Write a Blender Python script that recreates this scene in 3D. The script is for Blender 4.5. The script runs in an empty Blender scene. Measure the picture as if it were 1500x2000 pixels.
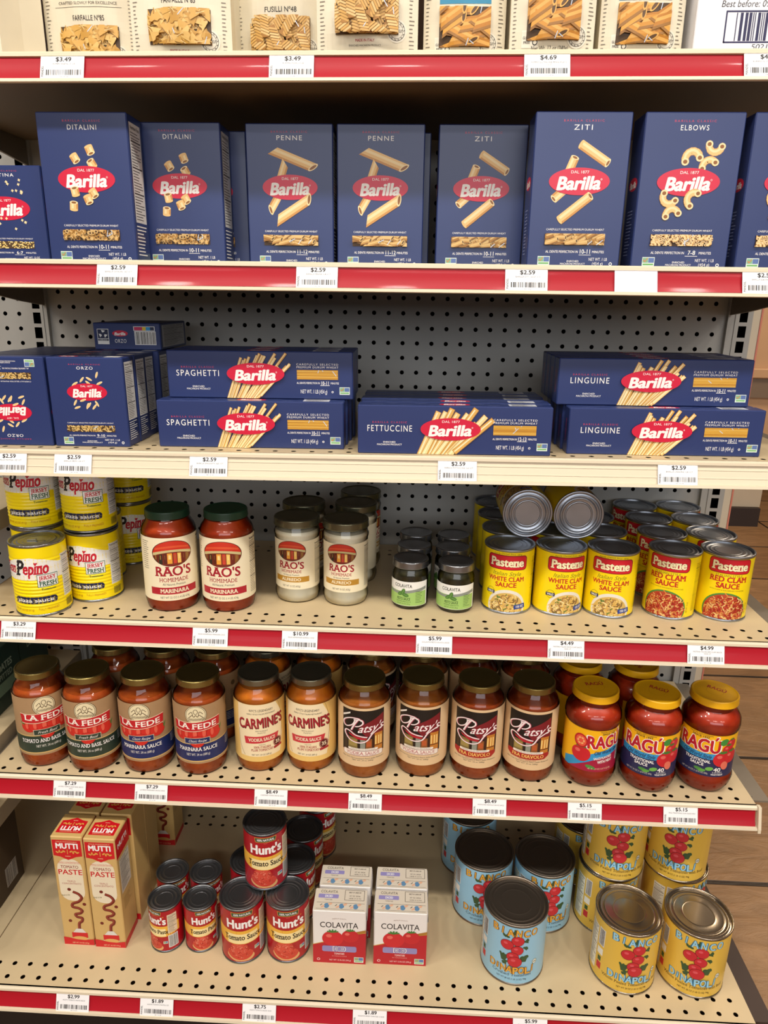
import bpy, math, random
from mathutils import Vector, Matrix
from mathutils.geometry import tessellate_polygon

# ------------------------------------------------------------------ camera, light, exposure
S = 0.0254          # everything below is written in inches
ZF = 47.65          # height of the drawing origin above the floor, inches
SC = bpy.context.scene
COL = SC.collection
SC.view_settings.view_transform = 'Standard'
SC.view_settings.look = 'None'
SC.view_settings.gamma = 1.0
SC.view_settings.use_curve_mapping = False
SC.view_settings.exposure = -0.12

CX, CY, CZ = 2.3562, -50.7212, 0.1137
def cam_matrix():
    rx, ry, rz = 0.2945, 0.0368, 0.0184
    B = Matrix(((1, 0, 0), (0, 0, -1), (0, 1, 0)))
    c, s = math.cos(rx), math.sin(rx)
    Rx = Matrix(((1, 0, 0), (0, c, -s), (0, s, c)))
    c, s = math.cos(ry), math.sin(ry)
    Ry = Matrix(((c, 0, s), (0, 1, 0), (-s, 0, c)))
    c, s = math.cos(rz), math.sin(rz)
    Rz = Matrix(((c, -s, 0), (s, c, 0), (0, 0, 1)))
    R = Rz @ Rx @ Ry @ B
    right, up, back = R[0], -R[1], -R[2]
    m = Matrix((right, up, back)).transposed().to_4x4()
    m.translation = Vector((CX * S, CY * S, (CZ + ZF) * S))
    return m
cd = bpy.data.cameras.new('camera')
cd.sensor_fit = 'VERTICAL'
cd.sensor_height = 36.0
cd.lens = 1390.77 / 2000 * 36.0
cd.clip_start = 0.02
cam = bpy.data.objects.new('camera', cd)
COL.objects.link(cam)
cam.matrix_world = cam_matrix()
SC.camera = cam

w = bpy.data.worlds.new('store_ambience')
SC.world = w
w.use_nodes = True
w.node_tree.nodes['Background'].inputs[0].default_value = (1.0, 0.95, 0.90, 1)
w.node_tree.nodes['Background'].inputs[1].default_value = 0.10

def area(name, x, y, z, sx, sy, power, color=(1, 0.945, 0.87), rot=(0, 0, 0)):
    l = bpy.data.lights.new(name, 'AREA')
    l.shape = 'RECTANGLE'
    l.size, l.size_y = sx, sy
    l.energy = power
    l.color = color
    o = bpy.data.objects.new(name, l)
    COL.objects.link(o)
    o.location = (x, y, z)
    o.rotation_euler = rot
    return o
# ceiling fixtures of the aisle in front of the shelves (metres)
for lx in (-2.1, -0.2, 1.7):
    for k in range(4):
        area('ceiling_spot', lx - .65 + .42 * k, -1.42 + .03 * k, 2.72, 0.11, 0.11, 9.5)
    area('ceiling_lamp', lx + 0.5, -3.6, 2.75, 1.2, 0.30, 23)
area('window_daylight', 0.6, -6.5, 2.35, 5.5, 1.7, 125, (0.92, 0.95, 1.0), (math.pi / 2, 0, 0))
area('ceiling_lamp', 2.6, 1.6, 2.75, 1.2, 0.6, 45, (1, 0.80, 0.58))

# ------------------------------------------------------------------ materials
def lin(c):
    return c / 12.92 if c <= 0.04045 else ((c + 0.055) / 1.055) ** 2.4
def hexc(h):
    h = h.lstrip('#')
    return tuple(lin(int(h[i:i + 2], 16) / 255) for i in (0, 2, 4)) + (1.0,)
_M = {}
def M(h, rough=0.45, metal=0.0, spec=0.5, noise=0.0, scale=40.0, coat=0.0, h2=None, bump=0.0):
    """plain or noise-mottled principled material; shared between equal requests"""
    key = (h, rough, metal, spec, noise, scale, coat, h2, bump)
    if key in _M:
        return _M[key]
    m = bpy.data.materials.new('mat_' + h.strip('#'))
    m.use_nodes = True
    nt = m.node_tree
    b = nt.nodes['Principled BSDF']
    b.inputs['Base Color'].default_value = hexc(h)
    b.inputs['Roughness'].default_value = rough
    b.inputs['Metallic'].default_value = metal
    b.inputs['Specular IOR Level'].default_value = spec
    b.inputs['Coat Weight'].default_value = coat
    b.inputs['Coat Roughness'].default_value = 0.08
    if noise > 0 or h2 or bump > 0:
        tc = nt.nodes.new('ShaderNodeTexCoord')
        n = nt.nodes.new('ShaderNodeTexNoise')
        n.inputs['Scale'].default_value = scale
        n.inputs['Detail'].default_value = 5
        nt.links.new(tc.outputs['Object'], n.inputs['Vector'])
        if noise > 0 or h2:
            r = nt.nodes.new('ShaderNodeValToRGB')
            r.color_ramp.elements[0].position = 0.35
            r.color_ramp.elements[1].position = 0.68
            c = hexc(h)
            if h2:
                c0, c1 = c, hexc(h2)
            else:
                c0 = tuple(v * (1 - noise) for v in c[:3]) + (1,)
                c1 = tuple(min(1, v * (1 + noise)) for v in c[:3]) + (1,)
            r.color_ramp.elements[0].color = c0
            r.color_ramp.elements[1].color = c1
            nt.links.new(n.outputs['Fac'], r.inputs['Fac'])
            nt.links.new(r.outputs['Color'], b.inputs['Base Color'])
        if bump > 0:
            bp = nt.nodes.new('ShaderNodeBump')
            bp.inputs['Strength'].default_value = bump
            bp.inputs['Distance'].default_value = 0.002
            nt.links.new(n.outputs['Fac'], bp.inputs['Height'])
            nt.links.new(bp.outputs['Normal'], b.inputs['Normal'])
    _M[key] = m
    return m

def glass_mat():
    if 'glass' in _M:
        return _M['glass']
    m = bpy.data.materials.new('mat_clear_glass')
    m.use_nodes = True
    nt = m.node_tree
    nt.nodes.clear()
    out = nt.nodes.new('ShaderNodeOutputMaterial')
    mix = nt.nodes.new('ShaderNodeMixShader')
    tr = nt.nodes.new('ShaderNodeBsdfTransparent')
    tr.inputs[0].default_value = (0.95, 0.96, 0.95, 1)
    gl = nt.nodes.new('ShaderNodeBsdfGlossy')
    gl.inputs['Roughness'].default_value = 0.03
    fr = nt.nodes.new('ShaderNodeFresnel')
    fr.inputs['IOR'].default_value = 1.5
    nt.links.new(fr.outputs[0], mix.inputs[0])
    nt.links.new(tr.outputs[0], mix.inputs[1])
    nt.links.new(gl.outputs[0], mix.inputs[2])
    nt.links.new(mix.outputs[0], out.inputs[0])
    _M['glass'] = m
    return m

# ------------------------------------------------------------------ meshes
class MB:
    """collects faces, then links them as one mesh object"""
    def __init__(self):
        self.v, self.f, self.m, self.sm, self.n, self.mats = [], [], [], [], {}, []
    def mi(self, mat):
        if mat not in self.mats:
            self.mats.append(mat)
        return self.mats.index(mat)
    def face(self, pts, mat, smooth=False, normals=None):
        i = len(self.v)
        self.v.extend(pts)
        if normals:
            for k, n in enumerate(normals):
                self.n[i + k] = n
        self.f.append(tuple(range(i, i + len(pts))))
        self.m.append(self.mi(mat))
        self.sm.append(smooth or bool(normals))
    def box(self, x0, y0, z0, x1, y1, z1, mat, bev=0.0):
        if bev <= 0:
            p = [(x, y, z) for z in (z0, z1) for y in (y0, y1) for x in (x0, x1)]
            for q in ((0, 2, 3, 1), (4, 5, 7, 6), (0, 1, 5, 4), (2, 6, 7, 3), (0, 4, 6, 2), (1, 3, 7, 5)):
                self.face([p[k] for k in q], mat)
            return
        b = bev
        def corner(sx, sy, sz):
            X, Y, Z = (x1 if sx else x0), (y1 if sy else y0), (z1 if sz else z0)
            dx, dy, dz = (-b if sx else b), (-b if sy else b), (-b if sz else b)
            return {'x': (X, Y + dy, Z + dz), 'y': (X + dx, Y, Z + dz), 'z': (X + dx, Y + dy, Z)}
        c = {(i, j, k): corner(i, j, k) for i in (0, 1) for j in (0, 1) for k in (0, 1)}
        fx = lambda i: [c[(i, a, d)]['x'] for a, d in ((0, 0), (1, 0), (1, 1), (0, 1))]
        fy = lambda j: [c[(a, j, d)]['y'] for a, d in ((0, 0), (1, 0), (1, 1), (0, 1))]
        fz = lambda k: [c[(a, d, k)]['z'] for a, d in ((0, 0), (1, 0), (1, 1), (0, 1))]
        ctr = Vector(((x0 + x1) / 2, (y0 + y1) / 2, (z0 + z1) / 2))
        def add(pts):
            P = [Vector(q) for q in pts]
            nn = (P[1] - P[0]).cross(P[2] - P[0])
            mid = sum(P, Vector()) / len(P)
            if nn.dot(mid - ctr) < 0:
                pts = pts[::-1]
            self.face(pts, mat)
        for i in (0, 1):
            add(fx(i)); add(fy(i)); add(fz(i))
        for i in (0, 1):
            for j in (0, 1):
                add([c[(i, j, 0)]['x'], c[(i, j, 1)]['x'], c[(i, j, 1)]['y'], c[(i, j, 0)]['y']])
                add([c[(i, 0, j)]['x'], c[(i, 1, j)]['x'], c[(i, 1, j)]['z'], c[(i, 0, j)]['z']])
                add([c[(0, i, j)]['y'], c[(1, i, j)]['y'], c[(1, i, j)]['z'], c[(0, i, j)]['z']])
                for k in (0, 1):
                    add([c[(i, j, k)]['x'], c[(i, j, k)]['y'], c[(i, j, k)]['z']])
    def prism_x(self, prof, x0, x1, mat, caps=True, closed=True):
        n = len(prof)
        for i in range(n if closed else n - 1):
            a, b = prof[i], prof[(i + 1) % n]
            self.face([(x0, a[0], a[1]), (x1, a[0], a[1]), (x1, b[0], b[1]), (x0, b[0], b[1])], mat)
        if caps:
            for x, rev in ((x0, False), (x1, True)):
                for t in tessellate_polygon([[Vector((p[0], p[1], 0)) for p in prof]]):
                    q = [(x, prof[k][0], prof[k][1]) for k in t]
                    self.face(q, mat)
    def lathe(self, runs, mat, seg=40, wob=None):
        """runs: list of (r,z) polylines; smooth along each run"""
        for run in runs:
            rm = mat
            if isinstance(run, tuple):
                run, rm = run
            k = len(run)
            tn = []
            for i in range(k):
                a, b = run[max(i - 1, 0)], run[min(i + 1, k - 1)]
                dr, dz = b[0] - a[0], b[1] - a[1]
                l = math.hypot(dr, dz) or 1
                tn.append((dz / l, -dr / l))
            for i in range(k - 1):
                (ra, za), (rb, zb) = run[i], run[i + 1]
                for s in range(seg):
                    t0, t1 = 2 * math.pi * s / seg, 2 * math.pi * (s + 1) / seg
                    P, N = [], []
                    for r, z, t, n in ((ra, za, t0, tn[i]), (ra, za, t1, tn[i]), (rb, zb, t1, tn[i + 1]), (rb, zb, t0, tn[i + 1])):
                        P.append((r * math.cos(t), r * math.sin(t), z))
                        N.append((n[0] * math.cos(t), n[0] * math.sin(t), n[1]))
                    if ra < 1e-6:
                        P, N = P[1:], N[1:]
                    elif rb < 1e-6:
                        P, N = P[:3], N[:3]
                    self.face(P, rm, True, N)
    def build(self, name, parent=None, loc=None, rot=None):
        me = bpy.data.meshes.new(name)
        me.from_pydata([(a * S, b * S, c * S) for a, b, c in self.v], [], self.f)
        for mt in self.mats:
            me.materials.append(mt)
        me.polygons.foreach_set('material_index', self.m)
        me.polygons.foreach_set('use_smooth', self.sm)
        if self.n:
            me.update()
            nn = [(0, 0, 0)] * len(self.v)
            for k, n in self.n.items():
                nn[k] = n
            me.normals_split_custom_set_from_vertices(nn)
        me.update()
        o = bpy.data.objects.new(name, me)
        COL.objects.link(o)
        if parent:
            o.parent = parent
        if loc:
            o.location = P3(*loc)
        if rot:
            o.rotation_euler = rot
        return o

def P3(x, y, z):
    return (x * S, y * S, (z + ZF) * S)
def tag(o, label, cat, group=None, kind=None):
    if label: o['label'] = label
    if cat: o['category'] = cat
    if group: o['group'] = group
    if kind: o['kind'] = kind
    return o
def empty(name):
    o = bpy.data.objects.new(name, None)
    o.empty_display_size = 0.02
    COL.objects.link(o)
    return o
def dup(o, parent=None):
    c = o.copy()
    COL.objects.link(c)
    c.parent = parent
    for ch in list(o.children):
        dup(ch, c)
    return c
_used = set()
def place(proto, x, y, z, rz, label, cat, group=None, tilt=0.0, lay=None):
    """the first call moves the prototype itself, later calls move copies"""
    o = proto if proto.name not in _used else dup(proto)
    _used.add(o.name)
    _used.add(proto.name)
    o.location = P3(x, y, z)
    if lay is not None:
        o.rotation_euler = lay
    else:
        o.rotation_euler = (0, -tilt, math.radians(rz))
    return tag(o, label, cat, group)

# ------------------------------------------------------------------ lettering
_G = {}
def _txt_mesh(body, off, res=3):
    cu = bpy.data.curves.new('glyph', 'FONT')
    cu.body = body
    cu.offset = off
    cu.resolution_u = res
    ob = bpy.data.objects.new('glyph', cu)
    COL.objects.link(ob)
    dg = bpy.context.evaluated_depsgraph_get()
    dg.update()
    me = ob.evaluated_get(dg).to_mesh()
    me.calc_loop_triangles()
    vs = [(v.co.x, v.co.y) for v in me.vertices]
    ts = [tuple(t.vertices) for t in me.loop_triangles]
    bpy.data.objects.remove(ob)
    bpy.data.curves.remove(cu)
    return vs, ts
_BAR = None
_CAP = None
ROUND = set('OCGQSUJ0368&92eoscagbdpqut5@%()?$,.;:\'"-/')
def glyph(ch, bold, serif):
    global _BAR, _CAP
    k = (ch, bold, serif)
    if k in _G:
        return _G[k]
    if _BAR is None:
        vs, _ = _txt_mesh('||', 0)
        _BAR = max(v[0] for v in vs)
        vs, _ = _txt_mesh('H', 0)
        _CAP = max(v[1] for v in vs)
    vs, _ = _txt_mesh('|' + ch + '|', 0)
    adv = max(v[0] for v in vs) - _BAR
    tris = []
    sf = []
    if ch != ' ':
        vs, ts = _txt_mesh(ch, 0)
        tris = [[vs[i] for i in t] for t in ts]
        if serif and ch not in ROUND:
            ys = [v[1] for v in vs]
            add = []
            for lvl, sgn in ((min(ys), 1), (max(ys), -1)):
                y = lvl + sgn * 0.03
                iv = []
                for t in tris:
                    xs = []
                    for a, b in ((0, 1), (1, 2), (2, 0)):
                        (xa, ya), (xb, yb) = t[a], t[b]
                        if (ya - y) * (yb - y) < 0:
                            xs.append(xa + (xb - xa) * (y - ya) / (yb - ya))
                    if len(xs) == 2:
                        iv.append(sorted(xs))
                iv.sort()
                mg = []
                for a, b in iv:
                    if mg and a <= mg[-1][1] + 0.01:
                        mg[-1][1] = max(mg[-1][1], b)
                    else:
                        mg.append([a, b])
                for a, b in mg:
                    if b - a < 0.26:
                        e, t = 0.075 + bold, 0.055 + bold * .8
                        lv = lvl - sgn * bold * .8
                        y0, y1 = (lv, lv + t) if sgn > 0 else (lv - t, lv)
                        add.append([(a - e, y0), (b + e, y0), (b + e, y1), (a - e, y1)])
            sf = add
    gr = [tris]
    if bold:
        gr = [[[(x + bold * dx, y + bold * dy) for x, y in t] for t in tris] for dx, dy in ((-1, -.4), (-1, .4), (1, -.4), (1, .4), (0, .8), (0, -.8))]
    if sf:
        gr.append(sf)
    _G[k] = (gr, adv)
    return _G[k]

def clip(poly, ax, lo, hi):
    for s, lim in ((1, lo), (-1, hi)):
        if lim is None:
            continue
        out = []
        for i in range(len(poly)):
            a, b = poly[i - 1], poly[i]
            da, db = s * (a[ax] - lim), s * (b[ax] - lim)
            if (da >= 0) != (db >= 0):
                t = da / (da - db)
                out.append((a[0] + (b[0] - a[0]) * t, a[1] + (b[1] - a[1]) * t))
            if db >= 0:
                out.append(b)
        poly = out
        if len(poly) < 3:
            return []
    return poly

def shifted(c, a=1.0, b=0.0, k=1.0, box=None):
    """the same artwork stretched (k across, a up) and raised by b, trimmed to box"""
    n = Canvas()
    for polys, mat, L, bb in sorted(c.e, key=lambda q: q[2]):
        ps = [[(x * k, y * a + b) for x, y in p] for p in polys]
        if box:
            ps = [clip(q, 1, box[1], box[3]) for q in (clip(p, 0, box[0], box[2]) for p in ps) if len(q) >= 3]
            ps = [p for p in ps if len(p) >= 3]
        if ps:
            n.e.append((ps, mat, L, (bb[0] * k, bb[1] * a + b, bb[2] * k, bb[3] * a + b)))
    n.bb = None
    return n

class Canvas:
    """flat artwork in inches; later laid on a plane, a cylinder or any surface"""
    def __init__(self):
        self.e = []
        self.bb = None
    def add_stack(self, groups, mat):
        """shapes of one colour that overlap each other: a hair's breadth apart"""
        groups = [g for g in groups if g]
        L = None
        for i, g in enumerate(groups):
            L0 = self.add(g, mat, None, None if L is None else L + .8 * i / len(groups))
            if L is None and L0 is not None:
                L = L0
    def add(self, polys, mat, box=None, level=None):
        b = self.bb if box is None else box
        if b:
            q = []
            for p in polys:
                p = clip(clip(p, 0, b[0], b[2]) or [], 1, b[1], b[3]) if p else []
                if len(p) >= 3:
                    q.append(p)
            polys = q
        polys = [p for p in polys if len(p) >= 3]
        if not polys:
            return
        xs = [a[0] for p in polys for a in p]
        ys = [a[1] for p in polys for a in p]
        bb = (min(xs), min(ys), max(xs), max(ys))
        L = 0
        for _, _, l, o in self.e:
            if o[0] < bb[2] and o[2] > bb[0] and o[1] < bb[3] and o[3] > bb[1]:
                L = max(L, math.floor(l) + 1)
        if level is not None:
            L = level
        self.e.append((polys, mat, L, bb))
        return L
    def rect(self, x0, y0, x1, y1, mat):
        self.add([[(x0, y0), (x1, y0), (x1, y1), (x0, y1)]], mat)
    def poly(self, pts, mat):
        tr = tessellate_polygon([[Vector((a, b, 0)) for a, b in pts]])
        self.add([[pts[i] for i in t] for t in tr], mat)
    def ell(self, cx, cy, rx, ry, mat, n=26, rot=0.0):
        c, s = math.cos(rot), math.sin(rot)
        p = []
        for i in range(n):
            a = 2 * math.pi * i / n
            x, y = rx * math.cos(a), ry * math.sin(a)
            p.append((cx + x * c - y * s, cy + x * s + y * c))
        self.add([p], mat)
    def ring(self, cx, cy, rx, ry, t, mat, n=28, a0=0, a1=360):
        ps = []
        for i in range(n):
            a, b = math.radians(a0 + (a1 - a0) * i / n), math.radians(a0 + (a1 - a0) * (i + 1) / n)
            ps.append([(cx + rx * math.cos(a), cy + ry * math.sin(a)), (cx + rx * math.cos(b), cy + ry * math.sin(b)),
                       (cx + (rx - t) * math.cos(b), cy + (ry - t) * math.sin(b)), (cx + (rx - t) * math.cos(a), cy + (ry - t) * math.sin(a))])
        self.add(ps, mat)
    def line(self, pts, wd, mat, w1=None):
        ps = []
        n = len(pts) - 1
        for i in range(n):
            (xa, ya), (xb, yb) = pts[i], pts[i + 1]
            l = math.hypot(xb - xa, yb - ya) or 1e-6
            wa = wd if w1 is None else wd + (w1 - wd) * i / n
            nx, ny = -(yb - ya) / l * wa / 2, (xb - xa) / l * wa / 2
            ex, ey = (xb - xa) / l * wa * .3, (yb - ya) / l * wa * .3
            ps.append([(xa + nx - ex, ya + ny - ey), (xa - nx - ex, ya - ny - ey), (xb - nx + ex, yb - ny + ey), (xb + nx + ex, yb + ny + ey)])
        self.add_stack([ps[q::3] for q in range(3)], mat)
    def curve(self, pts, wd, mat, n=8, w1=None):
        """smooth stroke through the given points"""
        out = []
        P = [pts[0]] + list(pts) + [pts[-1]]
        for i in range(1, len(P) - 2):
            for k in range(n):
                t = k / n
                q = []
                for d in (0, 1):
                    a, b, c, e = P[i - 1][d], P[i][d], P[i + 1][d], P[i + 2][d]
                    q.append(0.5 * (2 * b + (c - a) * t + (2 * a - 5 * b + 4 * c - e) * t * t + (3 * b - a - 3 * c + e) * t ** 3))
                out.append(tuple(q))
        out.append(pts[-1])
        self.line(out, wd, mat, w1)
    def round_rect(self, x0, y0, x1, y1, r, mat):
        p = []
        for cx, cy, a in ((x1 - r, y0 + r, -90), (x1 - r, y1 - r, 0), (x0 + r, y1 - r, 90), (x0 + r, y0 + r, 180)):
            for k in range(5):
                t = math.radians(a + 22.5 * k)
                p.append((cx + r * math.cos(t), cy + r * math.sin(t)))
        self.add([p], mat)
    def text(self, s, cx, cy, h, mat, w=None, bold=0.0, serif=False, ital=0.0, rot=0.0, arc=0.0, sp=0.0, align='c', rise=None):
        """h = capital height; w squeezes or stretches the line to that width; arc bends the baseline"""
        x = 0
        g = []
        bold = round(bold * .7, 4)
        for ch in s:
            tr, adv = glyph(ch, bold, serif)
            g.append((x, tr))
            x += adv + sp
        x = max(x - sp, 0.01)
        k = h / _CAP
        kx = (w / x) if w else k
        W = x * kx
        ox = {'c': -W / 2, 'l': 0, 'r': -W}[align]
        c, sn = math.cos(rot), math.sin(rot)
        stack = {}
        for gx, gr in g:
          for lev, tr in enumerate(gr):
            ps = stack.setdefault(lev, [])
            for t in tr:
                q = []
                for px, py in t:
                    X = (gx + px) * kx + ox + py * k * ital
                    Y = py * k
                    if rise:
                        Y *= 1 + rise * (X / (W / 2)) 
                    u = (X - ox - W / 2) / (W / 2)
                    Y += -h / 2 - arc * (u * u)
                    q.append((cx + X * c - Y * sn, cy + X * sn + Y * c))
                ps.append(q)
        self.add_stack([stack[q] for q in sorted(stack)], mat)
        return W
    def emit(self, mb, fn, du=None, dv=None, lift=0.0025, base=0.002, nf=None):
        for polys, mat, L, bb in self.e:
            off = base + L * lift
            for p in polys:
                a = sum(p[i - 1][0] * p[i][1] - p[i][0] * p[i - 1][1] for i in range(len(p)))
                if abs(a) < 1e-9:
                    continue
                if a < 0:
                    p = p[::-1]
                parts = [p]
                for ax, d in ((0, du), (1, dv)):
                    if d:
                        nx = []
                        for q in parts:
                            lo, hi = min(r[ax] for r in q), max(r[ax] for r in q)
                            k0, k1 = math.floor(lo / d), math.ceil(hi / d)
                            if k1 - k0 <= 1:
                                nx.append(q)
                            else:
                                for kk in range(k0, k1):
                                    r = clip(q, ax, kk * d, (kk + 1) * d)
                                    if len(r) >= 3:
                                        nx.append(r)
                        parts = nx
                for q in parts:
                    mb.face([fn(u, v, off) for u, v in q], mat, False, [nf(u, v) for u, v in q] if nf else None)
    def flat(self, mb, org, U, V, lift=0.0025, base=0.002):
        o, U, V = Vector(org), Vector(U), Vector(V)
        N = U.cross(V)
        self.emit(mb, lambda u, v, f: tuple(o + U * u + V * v + N * f), lift=lift, base=base)
    def cyl(self, mb, r, z0=0.0, du=0.16, rf=None, dv=None):
        R = rf or (lambda v: r)
        self.emit(mb, lambda u, v, f: ((R(v) + f) * math.sin(u / r), -(R(v) + f) * math.cos(u / r), v + z0), du=du, dv=dv,
                  nf=lambda u, v: (math.sin(u / r), -math.cos(u / r), 0))
# ------------------------------------------------------------------ the store: floor, far fixture, shelving
BEIGE = M('#C9B48E', 0.42, noise=0.035, scale=14)
BEIGE_EDGE = M('#DACCB0', 0.38)
PANEL = M('#A3A19B', 0.45, noise=0.04, scale=6)
DARK = M('#0d0b0a', 0.9)
VOID = M('#050404', 1.0, spec=0.0)
REDSTRIP = M('#A80E20', 0.42, spec=0.25, coat=0.07)
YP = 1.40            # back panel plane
KS = (YP - CY) / (0 - CY)

def floor_mat():
    m = bpy.data.materials.new('mat_floor_slate_planks')
    m.use_nodes = True
    nt = m.node_tree
    b = nt.nodes['Principled BSDF']
    tc = nt.nodes.new('ShaderNodeTexCoord')
    mp = nt.nodes.new('ShaderNodeMapping')
    mp.inputs['Location'].default_value = (-82 * S + 96 * S, 0.0038, 0)
    nt.links.new(tc.outputs['Object'], mp.inputs['Vector'])
    br = nt.nodes.new('ShaderNodeTexBrick')
    br.inputs['Scale'].default_value = 1.0
    br.inputs['Brick Width'].default_value = 96 * S
    br.offset = 0.0
    br.inputs['Row Height'].default_value = 18 * S
    br.inputs['Mortar Size'].default_value = 0.007
    br.inputs['Mortar Smooth'].default_value = 0.3
    br.inputs['Color1'].default_value = hexc('#A27D58')
    br.inputs['Color2'].default_value = hexc('#906B48')
    br.inputs['Mortar'].default_value = hexc('#2e231b')
    nt.links.new(mp.outputs[0], br.inputs['Vector'])
    mp2 = nt.nodes.new('ShaderNodeMapping')
    mp2.inputs['Scale'].default_value = (1.0, 3.2, 1)
    nt.links.new(tc.outputs['Object'], mp2.inputs['Vector'])
    n = nt.nodes.new('ShaderNodeTexNoise')
    n.inputs['Scale'].default_value = 7
    n.inputs['Detail'].default_value = 9
    n.inputs['Roughness'].default_value = 0.62
    n.inputs['Distortion'].default_value = 1.2
    nt.links.new(mp2.outputs[0], n.inputs['Vector'])
    mx = nt.nodes.new('ShaderNodeMix')
    mx.data_type = 'RGBA'
    mx.blend_type = 'OVERLAY'
    mx.inputs[0].default_value = 0.55
    nt.links.new(br.outputs['Color'], mx.inputs[6])
    nt.links.new(n.outputs['Fac'], mx.inputs[7])
    nt.links.new(mx.outputs[2], b.inputs['Base Color'])
    b.inputs['Roughness'].default_value = 0.42
    bp = nt.nodes.new('ShaderNodeBump')
    bp.inputs['Strength'].default_value = 0.6
    bp.inputs['Distance'].default_value = 0.006
    ad = nt.nodes.new('ShaderNodeMath')
    ad.operation = 'SUBTRACT'
    nt.links.new(n.outputs['Fac'], ad.inputs[0])
    nt.links.new(br.outputs['Fac'], ad.inputs[1])
    nt.links.new(ad.outputs[0], bp.inputs['Height'])
    nt.links.new(bp.outputs[0], b.inputs['Normal'])
    return m

def build_floor():
    mb = MB()
    mb.face([(-300, -340, 0), (400, -340, 0), (400, 520, 0), (-300, 520, 0)], floor_mat())
    o = mb.build('floor', loc=(0, 0, -ZF))
    o['kind'] = 'structure'
build_floor()

def build_wall():
    mb = MB()
    mb.box(-300, 520, -ZF, 400, 524, 131 - ZF, M('#B5653A', 0.6, noise=0.15, scale=3))
    mb.build('wall_back', loc=(0, 0, 0))['kind'] = 'structure'
    mb = MB()
    mb.box(-300, -340, 131 - ZF, 400, 520, 134 - ZF, M('#CFC8BC', 0.8, noise=0.03, scale=2))
    mb.build('ceiling', loc=(0, 0, 0))['kind'] = 'structure'
build_wall()

def build_far_fixture():
    """tall tan cabinet standing far behind the shelving"""
    r = empty('storage_cabinet')
    r.location = P3(52, 112, -ZF)
    tan = M('#C79F78', 0.5, noise=0.04, scale=5)
    pale = M('#C8B8A0', 0.5, noise=0.04, scale=5)
    m = MB(); m.box(-30, -7, 4.2, 28.4, 18, 12, pale); m.build('lower_panel', r)
    m = MB(); m.box(-30, -7, 12, 28.4, 18, 62, tan); m.build('cabinet_body', r)
    m = MB(); m.box(-30, -8.6, 32.6, 29.4, -7, 34.6, tan, 0.2); m.box(-30, -8, 28.5, 29, -7, 32.6, M('#7d6a58', 0.6)); m.build('ledge', r)
    m = MB(); m.box(-30, -8.4, 0, 28.0, 17, 4.2, M('#332723', 0.6)); m.build('toe_kick', r)
    m = MB(); m.box(14, -7.1, 4.2, 14.2, -6.9, 12, M('#7b6a57', 0.6)); m.build('seam', r)
    tag(r, 'tall tan cabinet with dark toe kick on the floor far behind the shelving', 'cabinet')
build_far_fixture()

def holes(mb, us, vs, cu, cv, r, fn, mat, ext):
    """sheet metal with punched holes; us, vs = hole centres; ext = (u0,v0,u1,v1) of the whole sheet"""
    n = 12
    circ = [(r * math.cos(2 * math.pi * k / n), r * math.sin(2 * math.pi * k / n)) for k in range(n)]
    def sq(k, a, b):
        t = 2 * math.pi * k / n
        c, s = math.cos(t), math.sin(t)
        q = min(a / abs(c) if abs(c) > 1e-9 else 1e9, b / abs(s) if abs(s) > 1e-9 else 1e9)
        return (c * q, s * q)
    u0, v0, u1, v1 = ext
    for u in us:
        for v in vs:
            for k in range(n):
                k2 = (k + 1) % n
                a, b, c, d = circ[k], circ[k2], sq(k2, cu / 2, cv / 2), sq(k, cu / 2, cv / 2)
                pts = [a, d]
                # keep the square's corner when the spoke pair straddles it
                if abs(abs(d[0]) - cu / 2) < 1e-6 and abs(abs(c[1]) - cv / 2) < 1e-6 and abs(abs(c[0]) - cu / 2) > 1e-6:
                    pts.append((math.copysign(cu / 2, d[0]), math.copysign(cv / 2, c[1])))
                elif abs(abs(d[1]) - cv / 2) < 1e-6 and abs(abs(c[0]) - cu / 2) < 1e-6 and abs(abs(d[0]) - cu / 2) > 1e-6:
                    pts.append((math.copysign(cu / 2, c[0]), math.copysign(cv / 2, d[1])))
                pts += [c, b]
                mb.face([fn(u + p[0], v + p[1]) for p in pts], mat)
    ua, ub = min(us) - cu / 2, max(us) + cu / 2
    q = lambda a, b, c, d: mb.face([fn(a, b), fn(c, b), fn(c, d), fn(a, d)], mat)
    if ua > u0: q(u0, v0, ua, v1)
    if ub < u1: q(ub, v0, u1, v1)
    edges = [v0]
    for v in sorted(vs):
        edges += [v - cv / 2, v + cv / 2]
    edges.append(v1)
    for i in range(0, len(edges), 2):
        if edges[i + 1] - edges[i] > 1e-6:
            q(ua, edges[i], ub, edges[i + 1])

def sx(x):
    return CX + (x - CX) * KS
def sz(z):
    return CZ + (z - CZ) * KS

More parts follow.
